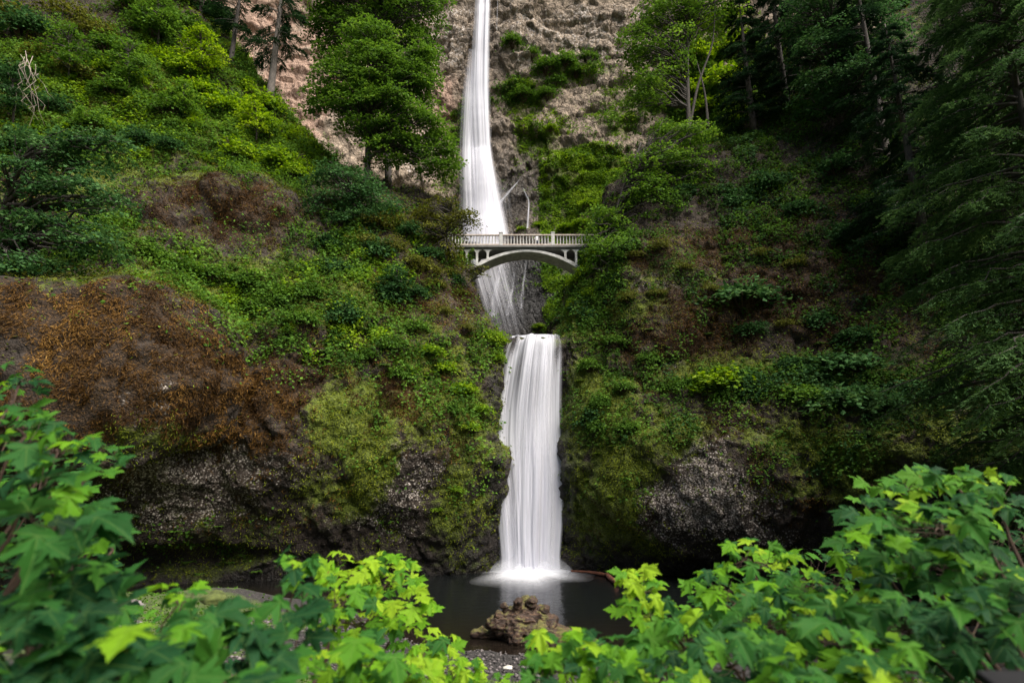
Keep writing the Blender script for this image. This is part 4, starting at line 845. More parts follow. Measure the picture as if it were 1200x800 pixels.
cover('undergrowth', TR, 70000, lambda at, N, V: np.clip(at['veg'] - .35, 0, 1), .27, 'deep', 'dark leafy growth over the shaded bluff', hgt=1.0, tint=.55, seed=6, clump=2.5, thr=.05)
cover('moss_tufts', TR, 130000, lambda at, N, V: np.clip(at['moss'], 0, 1.2) + .02, .18, 'mossblade', 'tufts of green moss on the wet rock beside the fall', up=.25, hgt=.2, w=.34, droop=1.2, tint=.45, seed=7)
cover('dry_tufts', TR, 60000, lambda at, N, V: np.clip(at['brown'] - .1, 0, 1), .18, 'drygrass', 'brown dead grass tufts on the shaded bluff', up=.2, hgt=.2, w=.28, droop=1.2, tint=.2, seed=8)
cover('undergrowth', TF, 60000, lambda at, N, V: np.clip(at['veg'], 0, 1.1), .42, 'mid', 'green scrub clinging to the tall rock wall', hgt=1.2, tint=.5, seed=9, clump=2.5, thr=-.05)
cover('moss_tufts', TF, 120000, lambda at, N, V: np.clip(at['moss'] - .15, 0, 1.3), .36, 'bright', 'bright moss carpets on the tall rock wall', up=.35, hgt=.25, tint=.42, seed=10, clump=2.5, thr=-.1)
cover('bank_plants', TG, 26000, lambda at, N, V: np.clip(at['moss'] - .3, 0, 1) * (V[:, 1] > 20) * (V[:, 1] < 44), .16, 'mid', 'low green plants on the mossy bank', hgt=.35, tint=.5, seed=11, clump=1.4)

# ------------------------------------------------------------------ shrubs on the ledges

def many(kind, spots, label, group, **k):
    for x, y, r in spots: plant(kind, x, y, r, label, group, **k)
many('bright', [(265, 130, 26), (300, 150, 30), (330, 190, 24), (240, 110, 24), (215, 85, 22), (345, 205, 20), (280, 185, 24), (310, 125, 22)], 'rounded bright green bush on the steep slope below the two bare-trunked conifers', 'bright bushes on the steep slope')
many('mid', [(180, 40, 28), (140, 110, 26), (200, 130, 24), (160, 10, 26), (215, 30, 22), (110, 150, 24), (130, 60, 26)], 'dense dark-centred green bush high on the wooded slope above the rock bulge', 'bushes high on the wooded slope')
many('deep', [(165, 170, 26), (245, 20, 22), (200, 175, 20), (30, 175, 30), (30, 40, 30), (60, 130, 28), (20, 95, 26)], 'dark green bush in the shade among brighter bushes high on the slope', 'dark bushes high on the wooded slope')
many('mid', [(210, 315, 24), (250, 325, 24), (290, 330, 26), (330, 350, 24), (300, 360, 20), (350, 375, 22), (180, 300, 20), (365, 345, 20)], 'leafy green bush on the grassy shelf just above the brown mossy rock', 'bushes along the shelf above the brown rock')
many('olive', [(80, 20, 30), (90, 90, 26), (110, 40, 22), (55, 70, 22), (10, 20, 26)], 'dull olive bush near the dead branches at the top of the wooded slope', 'olive bushes near the dead branches')
many('deep', [(400, 320, 22), (455, 350, 22), (405, 375, 24), (440, 300, 22), (385, 290, 20)], 'dark round bush on the shadowy slope beneath the big broadleaf tree', 'dark bushes beneath the big broadleaf tree')
many('olive', [(470, 265, 24), (500, 255, 22), (485, 310, 20), (520, 290, 18), (440, 265, 22), (510, 335, 16), (540, 345, 13)], 'brownish olive scrub bush on the shoulder of rock beside the bridge end', 'olive scrub beside the bridge end')
many('widebright', [(540, 455, 18), (560, 480, 16), (525, 430, 18), (550, 500, 14), (500, 410, 18)], 'bright green spreading plant on the ledge edge beside the lower fall', 'spreading plants on the ledge beside the lower fall')
many('mid', [(455, 405, 20), (470, 440, 18), (490, 385, 18), (430, 420, 18), (530, 480, 16)], 'soft green bush on the mossy nose of rock between the shelf and the lower fall', 'soft bushes on the mossy nose of rock')
many('olive', [(745, 300, 14), (775, 290, 16), (800, 315, 14), (740, 350, 14), (770, 345, 12), (830, 340, 12), (890, 300, 16), (930, 310, 14), (880, 350, 13), (920, 380, 14)], 'small yellowish olive bush on the dark broken cliff across the gorge', 'olive bushes on the dark broken cliff')
many('mid', [(690, 430, 16), (705, 470, 16), (730, 455, 14), (760, 420, 14), (700, 500, 14), (735, 500, 13), (720, 400, 15), (790, 455, 16)], 'small green bush on the mossy cliff just beyond the lower fall', 'small bushes on the cliff beyond the lower fall')
many('deep', [(880, 390, 20), (930, 430, 22), (1000, 400, 26), (960, 380, 20), (1040, 480, 26), (1100, 470, 28), (940, 250, 26), (1000, 280, 28), (900, 220, 24), (980, 200, 26), (1040, 250, 30), (860, 240, 22)], 'dark green bush on the shaded hillside under the dim conifers', 'dark bushes on the shaded hillside')
many('fern', [(220, 655, 12), (245, 640, 12), (190, 640, 13), (270, 655, 12), (205, 620, 12), (160, 620, 14), (300, 668, 10), (235, 668, 12), (255, 615, 10)], 'dark fern hanging on the wet rock above the undercut shadow', 'ferns above the undercut shadow', bv='L')
many('brightfern', [(680, 445, 8), (700, 530, 8), (720, 520, 9), (740, 470, 8), (690, 560, 8), (680, 600, 7), (715, 580, 8)], 'small bright fern on the green moss just beyond the lower fall', 'ferns on the moss beyond the lower fall', bv='R')
plant('tall', 270, 365, 20, 'pale-leaved young maple standing out on the shelf above the brown rock')
plant('widebright', 285, 380, 20, 'bright maple seedling spreading over the rim behind the rock bulge')
plant('tall', 340, 390, 13, 'slim pale green seedling on the dry rim behind the rock bulge')
plant('widedeep', 865, 345, 36, 'wide blue-green maple jutting from the middle of the shaded cliff')
plant('widebright', 850, 445, 34, 'bright green leafy shrub on the ledge above the pale pebbly rock face')
plant('widebright', 825, 452, 18, 'small bright shrub at the near-fall end of the ledge above the pale rock')
plant('wide', 940, 455, 26, 'green shrub in the middle of the ledge above the pale rock')
plant('widedeep', 985, 425, 34, 'large-leaved dark shrub at the high end of the ledge above the pale rock')
plant('widedeep', 1000, 465, 40, 'wide low dark shrub under the large-leaved one on the shaded ledge')
plant('bright', 578, 398, 17, 'bright leafy bush right at the lip of the lower fall')
plant('bright', 582, 420, 10, 'small bush hanging just under the lip of the lower fall')
plant('bright', 536, 575, 8, 'small bright tuft plant on the bare rock beside the falling water', bv='L')
plant('bright', 511, 598, 7, 'lowest small green tuft plant on the dark rock near the pool', bv='L')
plant('fern', 888, 556, 10, 'single fern at the edge of the pale pebbly rock face', bv='R')
many('mid', [(615, 113, 16), (640, 82, 18), (660, 75, 16), (650, 100, 16), (625, 65, 10), (600, 50, 13), (690, 68, 12), (675, 85, 13), (640, 112, 14)], 'dark green bush on the crags of the tall wall beside the upper fall', 'bushes on the tall wall', bv='F')
many('widebright', [(690, 238, 11), (664, 266, 10), (632, 264, 8), (682, 262, 11), (645, 150, 8), (612, 268, 7)], 'bright green bush on the mossy slope behind the bridge', 'bright bushes behind the bridge', bv='F')
many('bright', [(676, 330, 12), (672, 358, 10), (688, 318, 13), (692, 345, 12), (702, 300, 15)], 'bright green bush under the tree end of the bridge', 'bright bushes under the bridge end')
many('widebright', [(632, 382, 8), (645, 386, 9), (652, 372, 8)], 'green bush on the gorge floor under the bridge', 'bushes on the gorge floor', bv='F')
many('bright', [(815, 70, 26), (850, 100, 28), (830, 130, 24), (860, 60, 24), (800, 110, 20), (870, 140, 20), (845, 30, 24)], 'sunny yellow green bush on the far hillside glimpsed between the trunks', 'sunny bushes glimpsed between the trunks', bv='F')

# ------------------------------------------------------------------ trees
def on(px, py, Y): return pt(px, py, Y)
G0 = land(432, 225)[0]
broadleaf('big bright broadleaf tree with layered boughs standing on the spur before the bridge', pt(432, 215, 63), [pt(430, 225, 63), pt(432, 150, 63), pt(436, 90, 63.5), pt(440, 40, 64)],
    [(430, 45, 30, 24, 62), (438, 80, 48, 30, 62), (478, 105, 36, 32, 62), (402, 95, 40, 24, 61.5), (440, 130, 50, 28, 61), (388, 118, 26, 16, 61), (490, 150, 38, 28, 62), (512, 186, 24, 20, 62), (465, 172, 36, 20, 61.5), (490, 75, 24, 22, 62)], .34, 'mid', r0=.42, tint=.5, per=85, dens=1.35,
    forks=[[pt(432, 185, 63), pt(455, 175, 62.5), pt(485, 190, 62)], [pt(432, 165, 63), pt(415, 140, 62), pt(395, 110, 61.5)]])
broadleaf('tall dark broadleaf tree rising behind the bright layered one on the spur', pt(455, 200, 70), [pt(455, 215, 70), pt(452, 100, 70), pt(450, 0, 71), pt(450, -60, 72)],
    [(430, -10, 60, 40, 70), (480, 15, 40, 40, 70), (400, 40, 36, 40, 70), (490, 55, 24, 26, 70), (410, 10, 46, 36, 70), (470, -50, 60, 40, 71)], .36, 'mid', r0=.5, tint=.36, per=75)
broadleaf('dark low tree crowded below the bright layered tree on the spur', pt(410, 265, 58.5), [pt(410, 275, 58.5), pt(410, 245, 58.5), pt(412, 205, 58.5)],
    [(405, 215, 42, 24, 58), (435, 235, 32, 24, 58), (385, 240, 28, 22, 57.5), (415, 262, 34, 18, 57.5)], .32, 'deep', r0=.28, tint=.6, per=75)
broadleaf('spindly small tree with sparse leaves in front of the bridge end', pt(520, 285, 59), [pt(520, 295, 59), pt(524, 262, 59), pt(532, 235, 59)],
    [(515, 245, 26, 18, 58.5), (540, 262, 18, 18, 58.5), (505, 270, 20, 18, 58.5), (550, 255, 12, 10, 58.5), (524, 288, 16, 12, 58.5), (530, 302, 12, 8, 58.3), (512, 300, 16, 10, 58.3)], .24, 'olive', r0=.12, tint=.4, per=34, pad_r=.9, limbs=.9)
broadleaf('tiny sapling with a few leaf sprays hanging before the arch', pt(548, 330, 58.5), [pt(546, 336, 58.5), pt(556, 325, 58.3), pt(566, 318, 58)], [(562, 318, 12, 8, 58), (548, 312, 8, 6, 58)], .2, 'olive', r0=.06, tint=.4, per=20, pad_r=.6, limbs=1, name='sapling')
conifer('half-bare conifer with a tall straight grey trunk on the slope', land(316, 118)[0] + np.array([0, 0, -.5]), 26, 5.2, 60, bark='bark_light', r0=.55, start=.32, droop=.45, peak=.2, sparse=.35, spray=.6, dens=.8, hang=.9)
conifer('thin dark-trunked conifer behind the bushes near the pink scree', land(270, 78)[0] + np.array([0, 0, -.5]), 24, 3.6, 60, r0=.36, start=.25, droop=.4, sparse=.3, spray=.55, dens=.8)
conifer('dense dark conifer rising at the top of the wooded slope', land(225, 12)[0] + np.array([0, 2, -1]), 16, 4.5, 70, r0=.4, spray=.6)
# across the gorge
broadleaf('forked broadleaf tree with two dark leaning trunks on the ridge across the gorge', pt(808, 160, 64), [pt(808, 170, 64), pt(806, 110, 64), pt(806, 60, 64.5), pt(812, 10, 65)],
    [(785, 25, 40, 34, 63.5), (770, 70, 36, 30, 63), (830, 10, 36, 30, 64), (755, 110, 28, 26, 63), (790, -30, 60, 30, 64), (745, 50, 24, 24, 63.5)], .34, 'mid', r0=.34, tint=.62, per=70, dens=.8,
    forks=[[pt(808, 150, 64), pt(818, 100, 64), pt(835, 50, 64), pt(838, 0, 64)], [pt(830, 150, 64), pt(826, 110, 64), pt(816, 70, 64)]])
broadleaf('leaning green tree whose leafy boughs hide the end of the bridge', pt(725, 285, 61), [pt(725, 292, 61), pt(722, 250, 61), pt(735, 205, 61)],
    [(778, 185, 36, 18, 60.5), (800, 160, 36, 20, 61), (758, 208, 28, 12, 60), (708, 258, 22, 18, 60), (700, 286, 17, 18, 59.5), (762, 235, 30, 22, 60), (805, 200, 36, 22, 61), (742, 192, 16, 8, 60)], .32, 'mid', r0=.26, tint=.6, per=70)
broadleaf('round dark leafy tree clinging to the cliff under the bridge end', pt(712, 335, 58), [pt(712, 345, 58), pt(712, 320, 57.5), pt(715, 295, 57)], [(712, 305, 26, 22, 57), (730, 290, 26, 20, 57), (722, 330, 18, 18, 56.5)], .28, 'mid', r0=.2, tint=.42, per=70)
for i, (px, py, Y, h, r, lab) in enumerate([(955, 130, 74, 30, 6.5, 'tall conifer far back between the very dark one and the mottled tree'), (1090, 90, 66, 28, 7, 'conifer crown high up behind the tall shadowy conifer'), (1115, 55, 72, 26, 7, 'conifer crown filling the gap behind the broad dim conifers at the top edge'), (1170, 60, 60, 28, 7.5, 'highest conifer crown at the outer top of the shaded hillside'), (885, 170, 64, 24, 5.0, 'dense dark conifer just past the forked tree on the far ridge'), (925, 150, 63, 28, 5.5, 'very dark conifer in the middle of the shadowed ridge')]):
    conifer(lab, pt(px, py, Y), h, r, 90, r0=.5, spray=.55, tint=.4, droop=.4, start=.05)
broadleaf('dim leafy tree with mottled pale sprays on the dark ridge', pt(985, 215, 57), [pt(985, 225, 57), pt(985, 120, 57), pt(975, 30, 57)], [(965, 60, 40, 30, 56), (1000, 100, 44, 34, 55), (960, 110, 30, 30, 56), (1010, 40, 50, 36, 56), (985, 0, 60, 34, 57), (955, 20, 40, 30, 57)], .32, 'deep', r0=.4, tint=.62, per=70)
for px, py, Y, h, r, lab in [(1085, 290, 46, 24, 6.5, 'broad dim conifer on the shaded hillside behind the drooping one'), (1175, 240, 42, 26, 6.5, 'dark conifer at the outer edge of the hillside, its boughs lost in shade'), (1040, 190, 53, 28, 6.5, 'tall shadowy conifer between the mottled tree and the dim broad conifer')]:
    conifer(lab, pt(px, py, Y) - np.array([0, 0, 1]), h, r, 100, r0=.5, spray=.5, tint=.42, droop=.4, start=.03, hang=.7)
conifer('nearer conifer with feathery drooping green boughs against the dark hillside', np.array([27.6, 27.0, ground_z(np.array(27.6), np.array(27.0)) - .3]), 44, 10.2, 420, mat='hemlock', r0=.45, spray=.36, tint=.5, droop=.32, start=.05, hang=.85, dens=1.35, peak=.5, nw=.2)
# left edge
broadleaf('dark spreading maple whose boughs hang over the brown rock bulge', pt(-10, 320, 40), [pt(-10, 330, 40), pt(0, 260, 39.5), pt(20, 190, 39)],
    [(60, 180, 46, 26, 39), (110, 175, 44, 20, 39), (25, 210, 50, 28, 38.5), (90, 225, 50, 24, 38), (135, 240, 26, 16, 38), (40, 270, 56, 24, 37.5), (110, 280, 40, 18, 37), (20, 310, 36, 16, 37), (70, 312, 24, 10, 37)], .27, 'deep', r0=.3, tint=.62, per=75, pad_r=1.05)
db = land(35, 160)[0]; m = MB()
for i in range(9):
    a = pt(30 + rng.normal(0, 5), 70 + rng.normal(0, 8), db[1] - 1.2); b = pt(36 + rng.normal(0, 14), 135 + rng.normal(0, 22), db[1] - 1.6); limb(m, a - db, b - db, .035, .01, rng.normal(0, .12), 5, 8, .06)
m.build('dead_branches', M['deadwood'], None).location = db; tag(bpy.data.objects['dead_branches'], 'pale bare dead branches hanging on the dark wooded slope', 'dead branch'); bpy.data.objects['dead_branches'].name = 'dead_branch'

for px, py, Y, ry, tint, mat, lab in [(150, 75, 58, 34, .5, 'mid', 'small leafy tree high on the wooded slope above the dark spreading maple'), (235, 60, 60, 34, .55, 'bright', 'small bright leafy tree on the steep slope left of the thin dark-trunked conifer'), (80, 60, 56, 36, .42, 'mid', 'small shaded tree near the pale dead branches'), (185, 20, 62, 34, .45, 'mid', 'small green tree at the top of the wooded slope'), (300, 140, 57, 26, .6, 'bright', 'small bright tree at the foot of the half-bare conifer'), (15, 110, 52, 34, .4, 'deep', 'small dark tree below the pale dead branches'), (215, 115, 55, 24, .6, 'mid', 'small tree with tiered leaves in the middle of the bright bushes'), (465, 330, 55, 20, .45, 'deep', 'small dark tree on the shoulder of rock under the bridge end shrubs')]:
    P = land(px, py + ry)[0]; Yt = P[1] - .8; c = lambda dx, dy: (px + dx * ry, py + dy * ry)
    broadleaf(lab, P, [P + np.array([0, 0, -.4]), pt(px + .05 * ry, py + .4 * ry, Yt), pt(px, py - .4 * ry, Yt)], [(px, py - .55 * ry, .4 * ry, .3 * ry, Yt), (px - .4 * ry, py - .1 * ry, .42 * ry, .26 * ry, Yt), (px + .42 * ry, py, .42 * ry, .26 * ry, Yt), (px - .05 * ry, py + .3 * ry, .5 * ry, .22 * ry, Yt - .5)], .3, mat, r0=.14, tint=tint, per=60, pad_r=1.0)

many('olive', [(400, 245, 18), (425, 285, 20), (460, 290, 20), (500, 320, 20), (525, 320, 14), (470, 340, 18), (440, 335, 18), (520, 365, 14), (545, 385, 12)], 'dull olive shrub on the shadowy shoulder of rock below the spindly tree', 'olive shrubs on the shadowy shoulder')
many('deep', [(480, 275, 18), (505, 300, 18), (455, 255, 18), (490, 345, 16), (535, 330, 12)], 'dark shrub in the shadowy shoulder of rock below the spindly tree', 'dark shrubs on the shadowy shoulder')
many('fern', [(330, 300, 11), (360, 310, 12), (300, 315, 10), (390, 345, 12), (420, 360, 12), (350, 395, 11), (380, 410, 11), (430, 385, 11), (470, 370, 11), (500, 440, 10), (450, 425, 11), (520, 400, 10)], 'arching green fern among the bushes of the shelf above the grass-hung rock', 'ferns on the shelf')
many('fern', [(700, 400, 9), (760, 385, 9), (730, 340, 9), (790, 420, 10), (830, 390, 10), (850, 300, 10), (900, 270, 10), (780, 260, 10), (950, 330, 11), (900, 420, 10), (960, 400, 11), (760, 470, 9), (810, 490, 9), (720, 310, 9)], 'small fern on the broken cliff across the gorge', 'ferns on the broken cliff')
many('tall', [(160, 100, 16), (225, 150, 15), (120, 85, 15), (290, 110, 16), (340, 165, 14), (250, 85, 15), (190, 75, 16), (100, 150, 15)], 'upright young bright shrub poking out of the bushes on the steep slope', 'upright shrubs on the steep slope')
# ------------------------------------------------------------------ maples close to the camera
half = np.array([(-.10, .05), (-.16, .16), (-.15, .28), (-.06, .46), (-.01, .36), (.09, .37), (.11, .27), (.19, .25), (.25, .33), (.29, .48), (.37, .49), (.50, .68), (.53, .54), (.60, .52), (.52, .36), (.48, .22), (.42, .13), (.54, .15), (.62, .26), (.70, .32), (.73, .20), (.84, .17), (.88, .09), (1.08, 0.)])
outl = np.concatenate([half, half[:-1][::-1] * np.array([1, -1])])
VE = unit(np.array([(1., 0), (.52, .66), (.52, -.66), (-.06, .44), (-.06, -.44)]))
def vdist(p):
    d = np.full(len(p), 9.)
    for v in VE:
        t = np.clip(p @ v, 0, None); d = np.minimum(d, np.linalg.norm(p - t[:, None] * v, axis=1))
    return d
ring = np.concatenate([[(0, 0)], outl * .38, outl * .72, outl]); kO = len(outl)
rz_ = .30 * vdist(ring) - .16 * np.linalg.norm(ring, axis=1) ** 2
leafV = np.concatenate([ring, rz_[:, None]], 1)
lf_tri = [(0, 1 + i, 1 + (i + 1) % kO) for i in range(kO)]
for b in (0, 1):
    for i in range(kO):
        j = (i + 1) % kO; a0, a1 = 1 + b * kO, 1 + (b + 1) * kO; lf_tri += [(a0 + i, a1 + i, a1 + j), (a0 + i, a1 + j, a0 + j)]
leafF = np.array(lf_tri)
def maple_mat():
    t = NT('maple_leaf'); uv = t.n('TexCoord').outputs['UV']; s = t.n('SeparateXYZ', {0: uv}); x, y = s.outputs[0], s.outputs[1]; ay = t.math('ABSOLUTE', y)
    v = None
    for vx, vy in ((1, 0), (.619, .786), (-.135, .991)):
        al = t.math('ADD', t.math('MULTIPLY', x, vx), t.math('MULTIPLY', ay, vy)); pe = t.math('ABSOLUTE', t.math('SUBTRACT', t.math('MULTIPLY', x, vy), t.math('MULTIPLY', ay, vx)))
        w_ = t.math('MULTIPLY', t.step(pe, .013, .003), t.math('GREATER_THAN', al, 0.0)); v = w_ if v is None else t.math('MAXIMUM', v, w_)
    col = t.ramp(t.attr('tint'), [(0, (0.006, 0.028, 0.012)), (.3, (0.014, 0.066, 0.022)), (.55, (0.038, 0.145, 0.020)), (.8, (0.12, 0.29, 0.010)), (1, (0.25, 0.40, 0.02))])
    mot = t.noise(t.n('Mapping', {'Vector': uv, 'Scale': (5, 5, 5)}).outputs[0], 1.5, 4)
    col = t.mix(t.math('MULTIPLY', t.step(mot, .4, .75), .35), col, t.mix(.5, col, (0.06, 0.10, 0.02)))
    col = t.mix(t.math('MULTIPLY', v, .5), col, (0.14, 0.22, 0.05))
    sp = t.noise(t.n('TexCoord').outputs['Object'], 14, 3, .6); col = t.mix(t.math('MULTIPLY', t.step(sp, .70, .76), .8), col, (0.16, 0.075, 0.02))
    bp = t.n('Bump', {'Height': t.math('ADD', t.math('MULTIPLY', mot, .5), t.math('MULTIPLY', v, -.5)), 'Strength': .35, 'Distance': .01})
    p = t.n('BsdfPrincipled', {'Base Color': col, 'Roughness': .6, 'Specular IOR Level': .1, 'Normal': bp.outputs[0]})
    hs = t.n('HueSaturation', {'Color': col, 'Value': 1.5, 'Hue': .485}); tr = t.n('BsdfTranslucent', {'Color': hs.outputs[0]})
    mx = t.n('MixShader', {0: .4, 1: p.outputs[0], 2: tr.outputs[0]}); t.link(mx.outputs[0], t.out.inputs[0]); return t.m
M['maple'] = maple_mat()
def maple(label, root, masses, name='maple_sapling', stem_r=.02, seed=0, group=None):
    """masses: (px, py, rx, ry, Ynear, Yfar, count, leaf size in m, tint)"""
    g = np.random.default_rng(100 + seed); root = np.array(root, float); e = empty(name, root, label, 'sapling', group)
    P, N, D, S, T, G = [], [], [], [], [], []; centres = []
    for k, (px, py, rx, ry, Ya, Yb_, n, ls, ti) in enumerate(masses):
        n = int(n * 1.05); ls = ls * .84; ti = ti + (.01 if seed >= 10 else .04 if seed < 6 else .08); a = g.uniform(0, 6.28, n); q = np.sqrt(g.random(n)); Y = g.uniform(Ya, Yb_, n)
        for i in range(n):
            P.append(pt(px + rx * q[i] * math.cos(a[i]), py + ry * q[i] * math.sin(a[i]), Y[i])); T.append(ti + g.normal(0, .16) + (.35 if g.random() < (.10 if seed > 5 else .03) else 0)); S.append(ls * g.uniform(.5, 1.1)); G.append(len(centres))
        centres.append(pt(px, py + ry * .5, (Ya + Yb_) / 2))
    P = np.array(P); S = np.array(S); G = np.array(G); n = len(P)
    N = unit(np.array([0, -.45, 1.]) + g.normal(0, .34, (n, 3))); cc = np.array(centres)[G]
    D = P - cc; D[:, 2] = -.25 * S; D = unit(D + g.normal(0, .5, (n, 3)) * np.linalg.norm(D, axis=1)[:, None] + g.normal(0, .2, (n, 3))); D = unit(D - N * (D * N).sum(1)[:, None]); B = np.cross(N, D)
    sx = g.uniform(.85, 1.15, n); cup = g.uniform(.3, 2.6, n)
    V = P[:, None] + S[:, None, None] * (leafV[None, :, :1] * D[:, None] + leafV[None, :, 1:2] * sx[:, None, None] * B[:, None] + leafV[None, :, 2:] * cup[:, None, None] * N[:, None])
    Fc = (leafF[None] + len(leafV) * np.arange(n)[:, None, None]).reshape(-1, 3)
    m = MB(); st = np.random.get_state()
    for k, c in enumerate(centres):
        mid = (root + c) / 2 + np.array([0, 0, .15]) * np.linalg.norm(c - root) * .3; t = np.linspace(0, 2, 13); ln = catmull(np.array([root, mid, c]), t) + g.normal(0, .012, (13, 3)); m.tube(ln - root, np.linspace(stem_r, stem_r * .35, 13), 6)
        idx = np.nonzero(G == k)[0]
        # side twigs gather the leaves, then a petiole to each
        nt_ = max(1, len(idx) // 7); sel = g.permutation(idx)
        for b in np.array_split(sel, nt_):
            h = P[b].mean(0) - np.array([0, 0, .5]) * S[b].mean(); j = np.argmin(np.linalg.norm(ln - h, axis=1)); t_ = np.linspace(0, 1, 6)[:, None]
            tw = ln[j] + (h - ln[j]) * t_ + np.array([0, 0, .12]) * np.linalg.norm(h - ln[j]) * (4 * t_ * (1 - t_)); m.tube(tw - root, np.linspace(stem_r * .4, stem_r * .15, 6), 5)
            for i in b: m.tube(np.array([h, h * .4 + P[i] * .6 + np.array([0, 0, -.02]), P[i]]) - root, [.0022, .0018, .0014], 4, False)
    m.build('stem', M['twig'], e)
    mesh_np('leaves', V.reshape(-1, 3) - root, Fc, M['maple'], e, attrs=dict(tint=np.repeat(np.clip(T, 0, 1), len(leafV))), uv=np.tile(ring, (n, 1)))
    return e
def gz(x, y): return np.array([x, y, float(ground_z(np.array(x), np.array(y))) - .1])
# beside the camera, blue-green big leaves
maple('large blue-green maple sapling with the biggest leaves at the side of the bank', gz(-2.9, 2.6), [(25, 500, 45, 26, 2.8, 4.2, 16, .20, .45), (70, 520, 60, 22, 3.4, 4.6, 20, .17, .55), (35, 570, 60, 34, 2.6, 4.0, 18, .22, .34), (75, 600, 60, 24, 2.4, 3.4, 12, .24, .3), (50, 660, 70, 40, 2.2, 3.4, 22, .24, .34), (110, 540, 40, 26, 3.2, 4.5, 12, .16, .5), (20, 440, 22, 20, 3.4, 4.4, 5, .18, .4)], stem_r=.022, seed=1)
maple('maple sapling of dark layered leaves crowding the lower corner below the rock bulge', gz(-2.4, 2.0), [(40, 740, 70, 50, 1.9, 3.0, 30, .22, .3), (110, 700, 60, 36, 2.4, 3.4, 18, .22, .34), (130, 770, 60, 36, 2.0, 2.8, 16, .21, .36), (60, 800, 80, 30, 1.8, 2.6, 16, .22, .3), (130, 640, 30, 20, 3.2, 4, 6, .2, .36)], stem_r=.02, seed=2)
maple('thin maple shoot with a separate leaf tier over the creek', gz(-2.0, 3.0), [(215, 697, 26, 10, 3.0, 3.6, 5, .19, .5), (205, 690, 14, 8, 3.2, 3.6, 3, .15, .68)], stem_r=.010, seed=3)
maple('maple sapling with flat green leaves spread over the gravel', gz(-1.5, 2.2), [(250, 740, 50, 26, 2.4, 3.4, 14, .20, .4), (320, 735, 50, 26, 2.4, 3.4, 14, .20, .42), (280, 785, 70, 26, 2.0, 2.8, 18, .20, .38), (200, 770, 40, 30, 2.2, 3.0, 10, .2, .4), (350, 715, 30, 16, 3, 3.8, 8, .18, .45)], stem_r=.014, seed=4)
maple('slender maple shoot with tiered leaves standing before the creek', gz(-1.35, 3.2), [(350, 652, 26, 10, 3.6, 4.2, 6, .17, .62), (362, 682, 30, 14, 3.4, 4.0, 5, .18, .45), (345, 665, 22, 8, 3.5, 4.1, 4, .16, .6)], stem_r=.009, seed=5)
maple('dense yellow-green young maple rising in front of the shaded bluff base', gz(-1.5, 4.0), [(410, 665, 34, 20, 5.0, 6.4, 34, .19, .78), (455, 670, 36, 24, 5.2, 6.8, 40, .18, .8), (470, 710, 46, 26, 5.0, 6.6, 46, .17, .8), (420, 720, 50, 28, 4.6, 6.0, 46, .18, .68), (395, 700, 30, 24, 4.4, 5.6, 20, .18, .66), (500, 750, 36, 22, 5.0, 6.4, 36, .16, .76)], stem_r=.022, seed=6)
maple('low bright maple growth along the bottom of the bank below the driftwood', gz(-.7, 3.2), [(400, 775, 60, 26, 3.2, 4.4, 34, .17, .66), (470, 790, 50, 20, 3.6, 4.6, 34, .14, .72), (530, 785, 36, 18, 4.2, 5.4, 36, .11, .78), (560, 796, 40, 10, 4.2, 5.2, 26, .10, .74), (440, 760, 30, 20, 3.0, 3.8, 8, .2, .5)], stem_r=.014, seed=7)
maple('small maple sapling with crisp star-shaped leaves in front of the driftwood', gz(.45, 3.0), [(655, 748, 34, 12, 3.6, 4.4, 10, .17, .66), (705, 745, 30, 12, 3.6, 4.4, 9, .18, .55), (670, 775, 46, 16, 3.3, 4.2, 16, .18, .45), (720, 775, 30, 18, 3.3, 4.0, 12, .18, .48), (640, 790, 30, 12, 3.2, 3.8, 7, .17, .5), (690, 760, 20, 8, 3.6, 4.2, 5, .12, .8)], stem_r=.010, seed=8)
maple('bright round-headed maple sapling standing over the dark side of the pool', gz(1.3, 4.0), [(752, 685, 26, 20, 4.4, 5.4, 22, .18, .86), (750, 712, 30, 16, 4.4, 5.4, 16, .18, .62), (775, 720, 30, 20, 4.4, 5.6, 16, .18, .5)], stem_r=.014, seed=9)
maple('large maple sapling with tossed mid-green leaves before the pale pebbly rock', gz(2.0, 4.0), [(800, 745, 50, 30, 3.6, 5.0, 40, .18, .52), (770, 780, 50, 24, 3.2, 4.2, 30, .18, .5), (850, 690, 46, 28, 4.2, 5.8, 36, .19, .6), (880, 650, 50, 18, 4.4, 5.8, 28, .17, .62), (900, 720, 60, 36, 3.6, 5.2, 46, .19, .5), (930, 690, 50, 26, 4, 5.2, 30, .18, .55), (860, 770, 60, 30, 3.0, 4.2, 36, .19, .48)], stem_r=.022, seed=10)
maple('tall leafy maple sapling at the dark end of the bank with the highest leaves', gz(3.4, 3.6), [(1060, 565, 50, 14, 4.2, 5.4, 22, .18, .58), (1120, 560, 60, 14, 4.0, 5.2, 24, .18, .5), (1170, 575, 50, 24, 3.6, 4.8, 24, .18, .5), (1040, 600, 50, 20, 4.0, 5.2, 26, .18, .5), (1100, 610, 70, 26, 3.4, 4.8, 34, .20, .45), (1020, 640, 50, 26, 3.8, 5.2, 34, .19, .6), (1070, 660, 60, 28, 3.4, 4.8, 34, .20, .42), (1140, 660, 60, 30, 3.2, 4.4, 34, .20, .38)], stem_r=.026, seed=11)
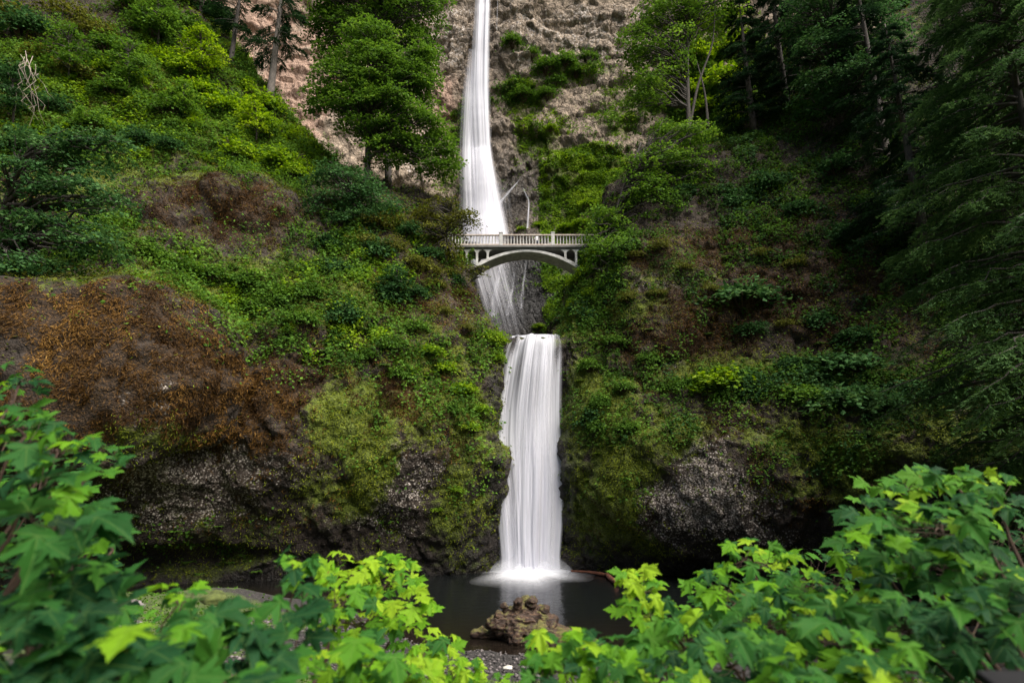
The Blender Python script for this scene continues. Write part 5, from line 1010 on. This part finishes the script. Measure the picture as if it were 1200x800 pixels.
maple('shadowed maple thicket filling the lowest corner around the black board', gz(2.6, 2.4), [(980, 740, 60, 34, 2.8, 4.0, 34, .19, .5), (940, 785, 60, 22, 2.6, 3.6, 26, .18, .55), (1040, 780, 60, 26, 2.5, 3.6, 30, .19, .42), (1060, 720, 60, 30, 3.0, 4.2, 30, .19, .4), (1130, 740, 60, 30, 2.8, 4.0, 30, .18, .32), (1180, 700, 40, 36, 2.8, 4.0, 24, .19, .34), (1000, 700, 40, 20, 3.4, 4.4, 14, .16, .7), (950, 718, 16, 10, 3.8, 4.2, 5, .12, .92)], stem_r=.018, seed=12)
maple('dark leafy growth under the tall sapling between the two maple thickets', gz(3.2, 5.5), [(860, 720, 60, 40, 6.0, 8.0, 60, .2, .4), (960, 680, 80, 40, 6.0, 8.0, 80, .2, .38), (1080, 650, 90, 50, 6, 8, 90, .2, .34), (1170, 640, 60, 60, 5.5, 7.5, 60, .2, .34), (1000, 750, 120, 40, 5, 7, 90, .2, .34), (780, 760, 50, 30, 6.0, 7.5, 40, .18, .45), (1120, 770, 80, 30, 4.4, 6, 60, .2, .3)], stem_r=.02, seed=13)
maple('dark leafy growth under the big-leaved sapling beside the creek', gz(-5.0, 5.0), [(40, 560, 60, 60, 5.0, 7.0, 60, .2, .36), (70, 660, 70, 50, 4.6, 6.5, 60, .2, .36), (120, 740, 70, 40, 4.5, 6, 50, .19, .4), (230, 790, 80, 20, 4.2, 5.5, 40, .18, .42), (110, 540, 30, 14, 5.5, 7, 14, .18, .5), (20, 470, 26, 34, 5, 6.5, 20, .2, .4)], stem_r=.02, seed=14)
# a black board edge among the leaves
bb = pt(1207, 836, 1.9); sb_ = empty('sign_board', (bb[0] + .05, bb[1], float(ground_z(np.array(bb[0]), np.array(bb[1])))), 'flat black board edge poking out among the maple leaves in the corner', 'sign')
zt = bb[2] + .02 - sb_.location.z
m = MB(); ca, sa = math.cos(.30), math.sin(.30); rot = np.array([[1, 0, 0], [0, ca, -sa], [0, sa, ca]]); m.box((.12, 0, zt), (.21, .15, .016), rot); m.build('panel', M['black'], sb_, False, .008)
for x in (-.02, .26): mm = MB(); mm.box((x, .02, zt / 2 - .03), (.025, .02, zt / 2 - .01)); mm.build('post', M['black'], sb_, False, .005)

# ------------------------------------------------------------------ unseen wood behind the camera, added to hold back frontal sky light
L = Leaves()
n = 15000; X = rng.uniform(-45, 45, n); Y = rng.uniform(-32, -7, n); Z = rng.uniform(6, 34, n); P = np.stack([X, Y, Z], 1); P = P[fbm(P / 6.0, 3, 801) > -.12]
L.add(P, rnd(len(P)) + np.array([0, 0, .8]), rnd(len(P)), rng.uniform(.7, 1.4, len(P)), rng.uniform(.2, .7, len(P)), .8)
tag(L.build('shade_woodland', M['deep']), 'unseen wood added behind the viewing place to shade the gorge', 'shade_woodland', kind='stuff')

# ------------------------------------------------------------------ light
w = bpy.data.worlds.new('World'); SC.world = w; w.use_nodes = True
nt = w.node_tree; bg = nt.nodes['Background']; sky = nt.nodes.new('ShaderNodeTexSky'); sky.sky_type = 'NISHITA'; sky.sun_disc = False
SUN = np.array([0.42, -0.36, 0.83]); SUN /= np.linalg.norm(SUN)
sky.sun_elevation = math.asin(SUN[2]); sky.sun_rotation = math.atan2(SUN[0], SUN[1])
sky.air_density = 1.0; sky.dust_density = 4.0; sky.ozone_density = 1.0
nt.links.new(sky.outputs[0], bg.inputs[0]); bg.inputs[1].default_value = 0.05
sl = bpy.data.lights.new('sun', 'SUN'); sl.energy = 3.4; sl.angle = R(60); sl.color = (1.0, 0.95, 0.87)
so = bpy.data.objects.new('sun', sl); COL.objects.link(so); so.rotation_euler = Vector(SUN).to_track_quat('Z', 'Y').to_euler()
SC.view_settings.view_transform = 'Standard'; SC.view_settings.look = 'None'; SC.view_settings.gamma = 1; SC.view_settings.use_curve_mapping = False
SC.view_settings.exposure = 1.6
SC.render.engine = 'CYCLES'; SC.cycles.use_denoising = True; SC.cycles.max_bounces = 6; SC.cycles.transparent_max_bounces = 24
SC.cycles.diffuse_bounces = 4; SC.cycles.use_adaptive_sampling = True; SC.cycles.adaptive_threshold = 0.02
